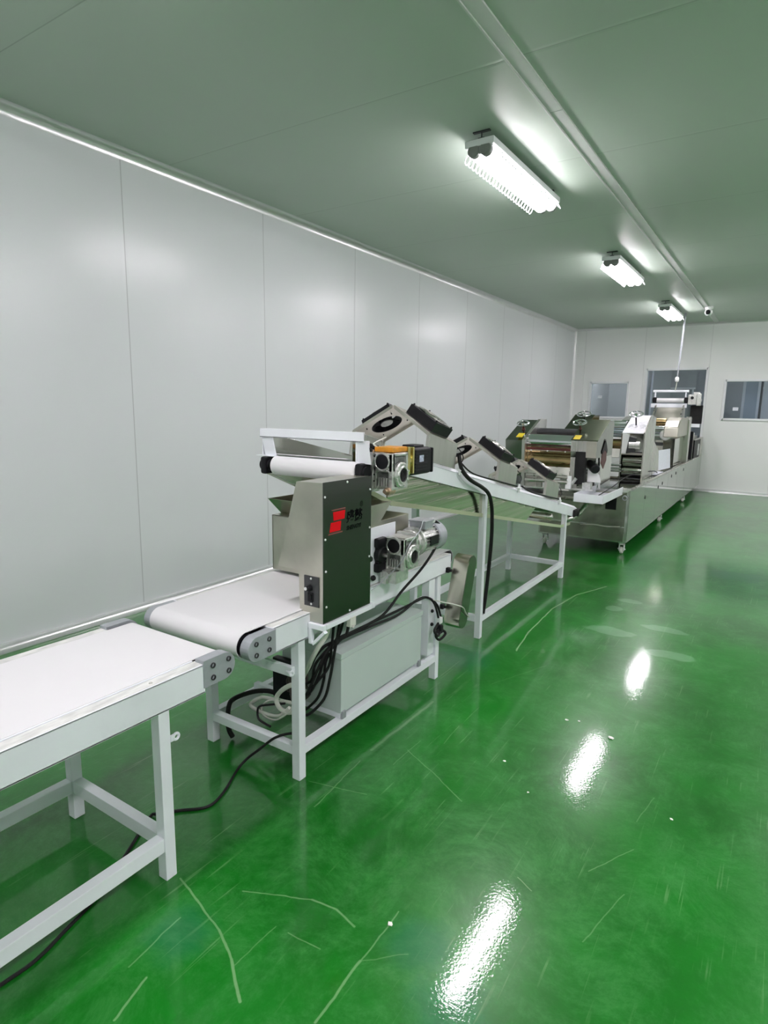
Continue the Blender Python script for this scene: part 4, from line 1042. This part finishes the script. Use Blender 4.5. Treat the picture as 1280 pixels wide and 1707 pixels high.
mb = MB(); mb.box(-1.45, -1.38, 11.8, 11.86, 1.14, 1.24, .006); mb.cyl((-1.43, 11.8, 1.21), (-1.38, 11.8, 1.24), .02); mb.build('limit_switch', 'darkgrey', Tw)
mb = MB(); mb.box(-1.55, -1.30, 11.4, 11.8, .69, 1.14, .004); mb.build('pedestal', 'steel', Tw)
mb = MB(); mb.cyl((-1.72, 11.55, 1.33), (-1.58, 11.55, 1.33), .015); mb.cyl((-1.62, 11.55, 1.34), (-1.56, 11.55, 1.345), .02); mb.build('cross_shaft', 'darkgrey', Tw)

# ------------------------------------------------------------------ papers, cables, odds and ends
o = MB().sheet([(-1.375, 8.70, .715), (-1.30, 9.35, .715), (-1.33, 9.42, .98), (-1.40, 8.78, .98)], .002).build('paper_sheet', 'paper')
tag(o, 'white paper sheet leaning upright on the rolling machine edge', 'paper')
mb = MB(); mb.sheet([(-1.40, 8.25, .704), (-1.30, 8.25, .704), (-1.29, 8.75, .704), (-1.38, 8.8, .704)], .004); mb.sheet([(-1.42, 8.35, .709), (-1.33, 8.45, .709), (-1.34, 8.70, .709), (-1.42, 8.6, .709)], .006)
tag(mb.build('leaflet', 'paper'), 'crumpled white leaflets lying at the foot of the upright sheet', 'paper')

def cable(name, pts, r, mat, label, cat='cable', group=None, smooth=6, parent=None):
    o = MB().tube(pts, r, 10, smooth).build(name, mat, parent)
    if parent is None: tag(o, label, cat, group)
    return o
cable('power_cable', [(-1.405, 2.59, .957), (-1.385, 2.644, .915), (-1.380, 2.61, .842), (-1.400, 2.501, .737), (-1.450, 2.391, .634), (-1.455, 2.231, .556), (-1.500, 2.071, .520), (-1.520, 1.989, .509), (-1.540, 1.931, .466), (-1.560, 1.894, .392), (-1.600, 1.881, .290), (-1.660, 1.890, .20)], .0065, 'rubber', 'black cable running from the silver finned motor down past the rail')
cable('power_cable', [(-1.460, 2.824, .370), (-1.460, 2.770, .460), (-1.500, 2.734, .502), (-1.520, 2.660, .498), (-1.550, 2.502, .480), (-1.560, 2.251, .480), (-1.560, 2.063, .473), (-1.560, 1.955, .418), (-1.570, 1.945, .320), (-1.600, 1.94, .229), (-1.660, 1.930, .16)], .006, 'rubber', 'black cable lying along the top of the control box, lower of the two', group='black cables over the control box')
cable('power_cable', [(-1.450, 2.792, .348), (-1.470, 2.747, .481), (-1.520, 2.692, .505), (-1.530, 2.499, .470), (-1.530, 2.257, .482), (-1.540, 2.081, .486), (-1.540, 1.966, .478), (-1.560, 1.935, .419), (-1.580, 1.926, .347), (-1.600, 1.901, .282), (-1.660, 1.911, .219)], .006, 'rubber', 'black cable lying along the top of the control box, upper of the two', group='black cables over the control box')
G2 = 'black cables hanging below the cabinet'
cable('power_cable', [(-1.50, 1.970, .600), (-1.500, 1.950, .530), (-1.505, 1.935, .457), (-1.520, 1.925, .347), (-1.550, 1.922, .246), (-1.620, 1.904, .162), (-1.700, 1.915, .124)], .0065, 'rubber', 'black cable hanging in a long drop in front of the box corner', group=G2)
cable('power_cable', [(-1.500, 2.035, .59), (-1.510, 2.027, .515), (-1.530, 1.980, .498), (-1.560, 1.935, .479), (-1.580, 1.899, .440), (-1.600, 1.886, .385), (-1.650, 1.905, .337)], .007, 'rubber', 'short black cable bending back behind the front conveyor leg', group=G2)
cable('power_cable', [(-1.520, 1.955, .60), (-1.530, 1.951, .489), (-1.540, 1.943, .393), (-1.570, 1.906, .330), (-1.640, 1.908, .246)], .006, 'rubber', 'black cable dropping steeply beside the white hose', group=G2)
cable('power_cable', [(-1.505, 2.00, .59), (-1.52, 1.985, .52), (-1.55, 1.93, .46), (-1.585, 1.905, .40), (-1.60, 1.90, .33), (-1.66, 1.90, .28), (-1.72, 1.91, .2)], .006, 'rubber', 'black cable in the middle of the bundle beside the box', group=G2)
cable('white_hose', [(-1.455, 1.842, .634), (-1.480, 1.848, .574), (-1.500, 1.822, .526), (-1.540, 1.827, .462), (-1.580, 1.855, .410), (-1.660, 1.912, .318)], .010, 'hose', 'thick white hose slanting down from under the cabinet', 'hose')
cable('floor_cable', [(-1.56, 1.76, .16), (-1.600, 1.727, .155), (-1.618, 1.700, .151), (-1.64, 1.684, .135), (-1.69, 1.66, .085), (-1.743, 1.650, .035), (-1.747, 1.594, .008), (-1.682, 1.461, .006), (-1.668, 1.370, .006), (-1.735, 1.299, .006), (-1.778, 1.233, .014), (-1.794, 1.213, .006), (-1.716, 1.081, .006), (-1.617, .904, .006), (-1.574, .775, .006), (-1.547, .677, .006), (-1.549, .586, .006), (-1.551, .478, .006), (-1.56, .2, .006)], .0055, 'rubber', 'long black power cord snaking over the green floor under the conveyors', 'cord')
cable('flexible_conduit', [(-1.80, 1.95, .17), (-1.88, 1.93, .185), (-1.94, 1.88, .185), (-1.975, 1.80, .175), (-1.965, 1.755, .155), (-1.965, 1.75, .06), (-1.95, 1.76, .012)], .011, 'rubber', 'thick black conduit arching over the lower cross bar to the floor', 'hose')
cable('coiled_hose', [(-1.70, 1.90, .19), (-1.80, 1.885, .185), (-1.88, 1.88, .175), (-1.92, 1.86, .150), (-1.90, 1.83, .147), (-1.80, 1.81, .152), (-1.70, 1.80, .175), (-1.64, 1.80, .23)], .008, 'hose', 'flat loop of white hose above the lower cross bar', 'hose', 'white hose loops')
cable('coiled_hose', [(-1.60, 1.82, .345), (-1.64, 1.80, .33), (-1.69, 1.80, .29), (-1.715, 1.80, .25), (-1.70, 1.80, .215), (-1.655, 1.80, .205), (-1.614, 1.80, .22)], .010, 'hose', 'upright loop of white hose beside the front conveyor leg', 'hose', 'white hose loops')
cable('thin_wire', [(-1.74, 1.85, .22), (-1.80, 1.83, .20), (-1.825, 1.82, .165), (-1.791, 1.800, .148), (-1.700, 1.780, .165), (-1.630, 1.780, .219), (-1.603, 1.780, .260)], .0035, 'hose', 'thin pale wire looping inside the white hose coil', 'wire')
cable('power_cable', [(-1.70, 1.84, .215), (-1.76, 1.81, .205), (-1.815, 1.80, .185), (-1.83, 1.80, .155), (-1.78, 1.76, .150), (-1.70, 1.745, .150)], .005, 'rubber', 'black cable loop lying through the white hose coil')
mb = MB(); random.seed(3)
pts = []
for k in range(34):
    a = k * .9; pts.append((-1.70 + .055 * math.cos(a) + .02 * random.uniform(-1, 1), 1.92 + .03 * random.uniform(-1, 1), .27 + .07 * math.sin(a * 1.13) + .02 * random.uniform(-1, 1)))
tag(MB().tube(pts, .006, 8, 4).build('cable_tangle', simple('brown_black_cable', (.05, .04, .035), .5, var=.5, scale=40)), 'tangled knot of thin dark cables behind the front conveyor leg', 'cable')
tag(MB().box(-1.86, -1.72, 1.93, 1.965, .168, .36, .004).build('black_filter_box', 'black'), 'black box behind the cable tangle at the control box end', 'box')
cable('flexible_conduit', [(-1.530, 3.115, 1.236), (-1.512, 3.119, 1.158), (-1.500, 3.214, 1.089), (-1.500, 3.380, 1.030), (-1.500, 3.490, .975), (-1.505, 3.555, .89), (-1.51, 3.585, .789), (-1.515, 3.60, .665), (-1.530, 3.615, .471), (-1.545, 3.62, .284), (-1.55, 3.60, .157)], .012, 'rubber', 'black conduit falling from the highest fan bracket down the leg', 'hose')
cable('fan_cable', [(-1.520, 3.120, 1.195), (-1.514, 3.283, 1.118), (-1.525, 3.703, 1.033), (-1.530, 4.049, .965)], .005, 'rubber', 'thin black cable along the rail between upper and middle brackets')
cable('fan_cable', [(-1.530, 4.144, .955), (-1.520, 4.313, .898), (-1.520, 4.592, .840), (-1.530, 5.051, .755)], .006, 'rubber', 'thin black cable along the rail below the lowest fan bracket')
for i, y in enumerate((3.12, 4.07, 5.04)):
    t = empty('cable_gland', (-1.525, y, zt(y)), label='small white cable joint at the foot of the %s fan bracket' % WH[i], cat='cable joint', group='cable joints on the fan brackets')
    mb = MB(); mb.cyl((-1.525, y, zt(y) - .03), (-1.525, y + .004, zt(y) + .03), .009, seg=12); mb.box(-1.54, -1.51, y - .012, y + .012, zt(y) - .008, zt(y) + .008, .003); mb.build('gland_body', 'trim', t)
    MB().tube([(-1.525, y, zt(y) + .03), (-1.52, y + .03, zt(y) + .06), (-1.53, y + .02, zt(y) + .10), (-1.55, y - .04, zt(y) + .15)], .003, 6).build('fan_lead', 'rubber', t)
cable('thin_wire', [(-1.492, 2.746, .491), (-1.440, 2.779, .478), (-1.376, 2.90, .43), (-1.374, 2.95, .382), (-1.38, 3.01, .337)], .003, 'hose', 'thin white wire crossing in front of the slanted chain guard', 'wire')
cable('thin_wire', [(-1.380, 2.455, .978), (-1.350, 2.37, .943), (-1.330, 2.252, .905), (-1.365, 2.243, .824), (-1.420, 2.210, .749), (-1.43, 2.101, .712)], .0022, 'alu', 'thin grey wire from the lower motor box to the cabinet', 'wire')
cable('thin_wire', [(-1.56, 2.40, 1.36), (-1.555, 2.300, 1.338), (-1.506, 2.22, 1.335), (-1.47, 2.2, 1.325)], .0035, 'hose', 'short pale wire above the upper gearbox', 'wire')
cable('thin_wire', [(-1.420, 5.92, .70), (-1.420, 6.446, .725), (-1.420, 7.288, .778), (-1.33, 8.157, .761), (-1.31, 8.4, .72)], .005, 'rubber', 'black wire running along the rolling machine edge', 'wire')
cable('drain_hose', [(-1.60, 6.3, .60), (-1.62, 6.1, .50), (-1.68, 6.02, .44), (-1.76, 6.0, .40)], .022, 'steel', 'short bent steel pipe below the first roller stand', 'pipe')
cable('thin_wire', [(-1.75, 6.585, .276), (-1.60, 6.585, .29), (-1.480, 6.585, .285), (-1.341, 6.585, .299)], .004, 'hose', 'pale wire strung across the lower front of the rolling machine', 'wire')
t = empty('mains_plug', (-1.445, 2.78, .3), label='black mains plug and knotted cord hanging on the far conveyor leg', cat='plug')
mb = MB(); mb.tube([(-1.45, 2.82, .375), (-1.45, 2.755, .346), (-1.44, 2.715, .332), (-1.43, 2.737, .302), (-1.44, 2.792, .315), (-1.43, 2.825, .287), (-1.44, 2.773, .266), (-1.45, 2.75, .30), (-1.44, 2.80, .34)], .007, 8); mb.build('cord', 'rubber', t)
mb = MB(); mb.box(-1.462, -1.43, 2.77, 2.80, .30, .345, .005); mb.build('plug_body', 'black', t)
MB().box(-1.466, -1.44, 2.775, 2.81, .350, .385, .005).build('socket', 'trim', t)
# crumbs
for i, (x, y, s_) in enumerate(((-.817, 1.319, .008), (-.524, 2.758, .012), (-.742, 2.806, .008), (-.69, 2.83, .006), (-.86, 2.3, .006), (-.70, 2.15, .005), (-.2, 2.3, .006))):
    mb = MB(); r = bmesh.ops.create_icosphere(mb.bm, subdivisions=1, radius=s_)
    for v in r['verts']: v.co = V((v.co.x * random.uniform(.7, 1.6), v.co.y * random.uniform(.6, 1.3), v.co.z * .4 + s_ * .38))
    o = mb.build('plaster_crumb', 'crumb'); o.location = (x, y, 0)
    tag(o, ('small white crumb on the green floor nearest the camera', 'largest white crumb, beside the middle lamp reflection', 'white crumb left of the middle lamp reflection', 'tiny white crumb farthest up left of the middle lamp reflection', 'tiny white crumb on the bare floor before the control box', 'tiny white crumb between the two nearer lamp reflections', 'lone tiny white crumb near the right picture edge')[i], 'crumb', 'white crumbs on the floor')
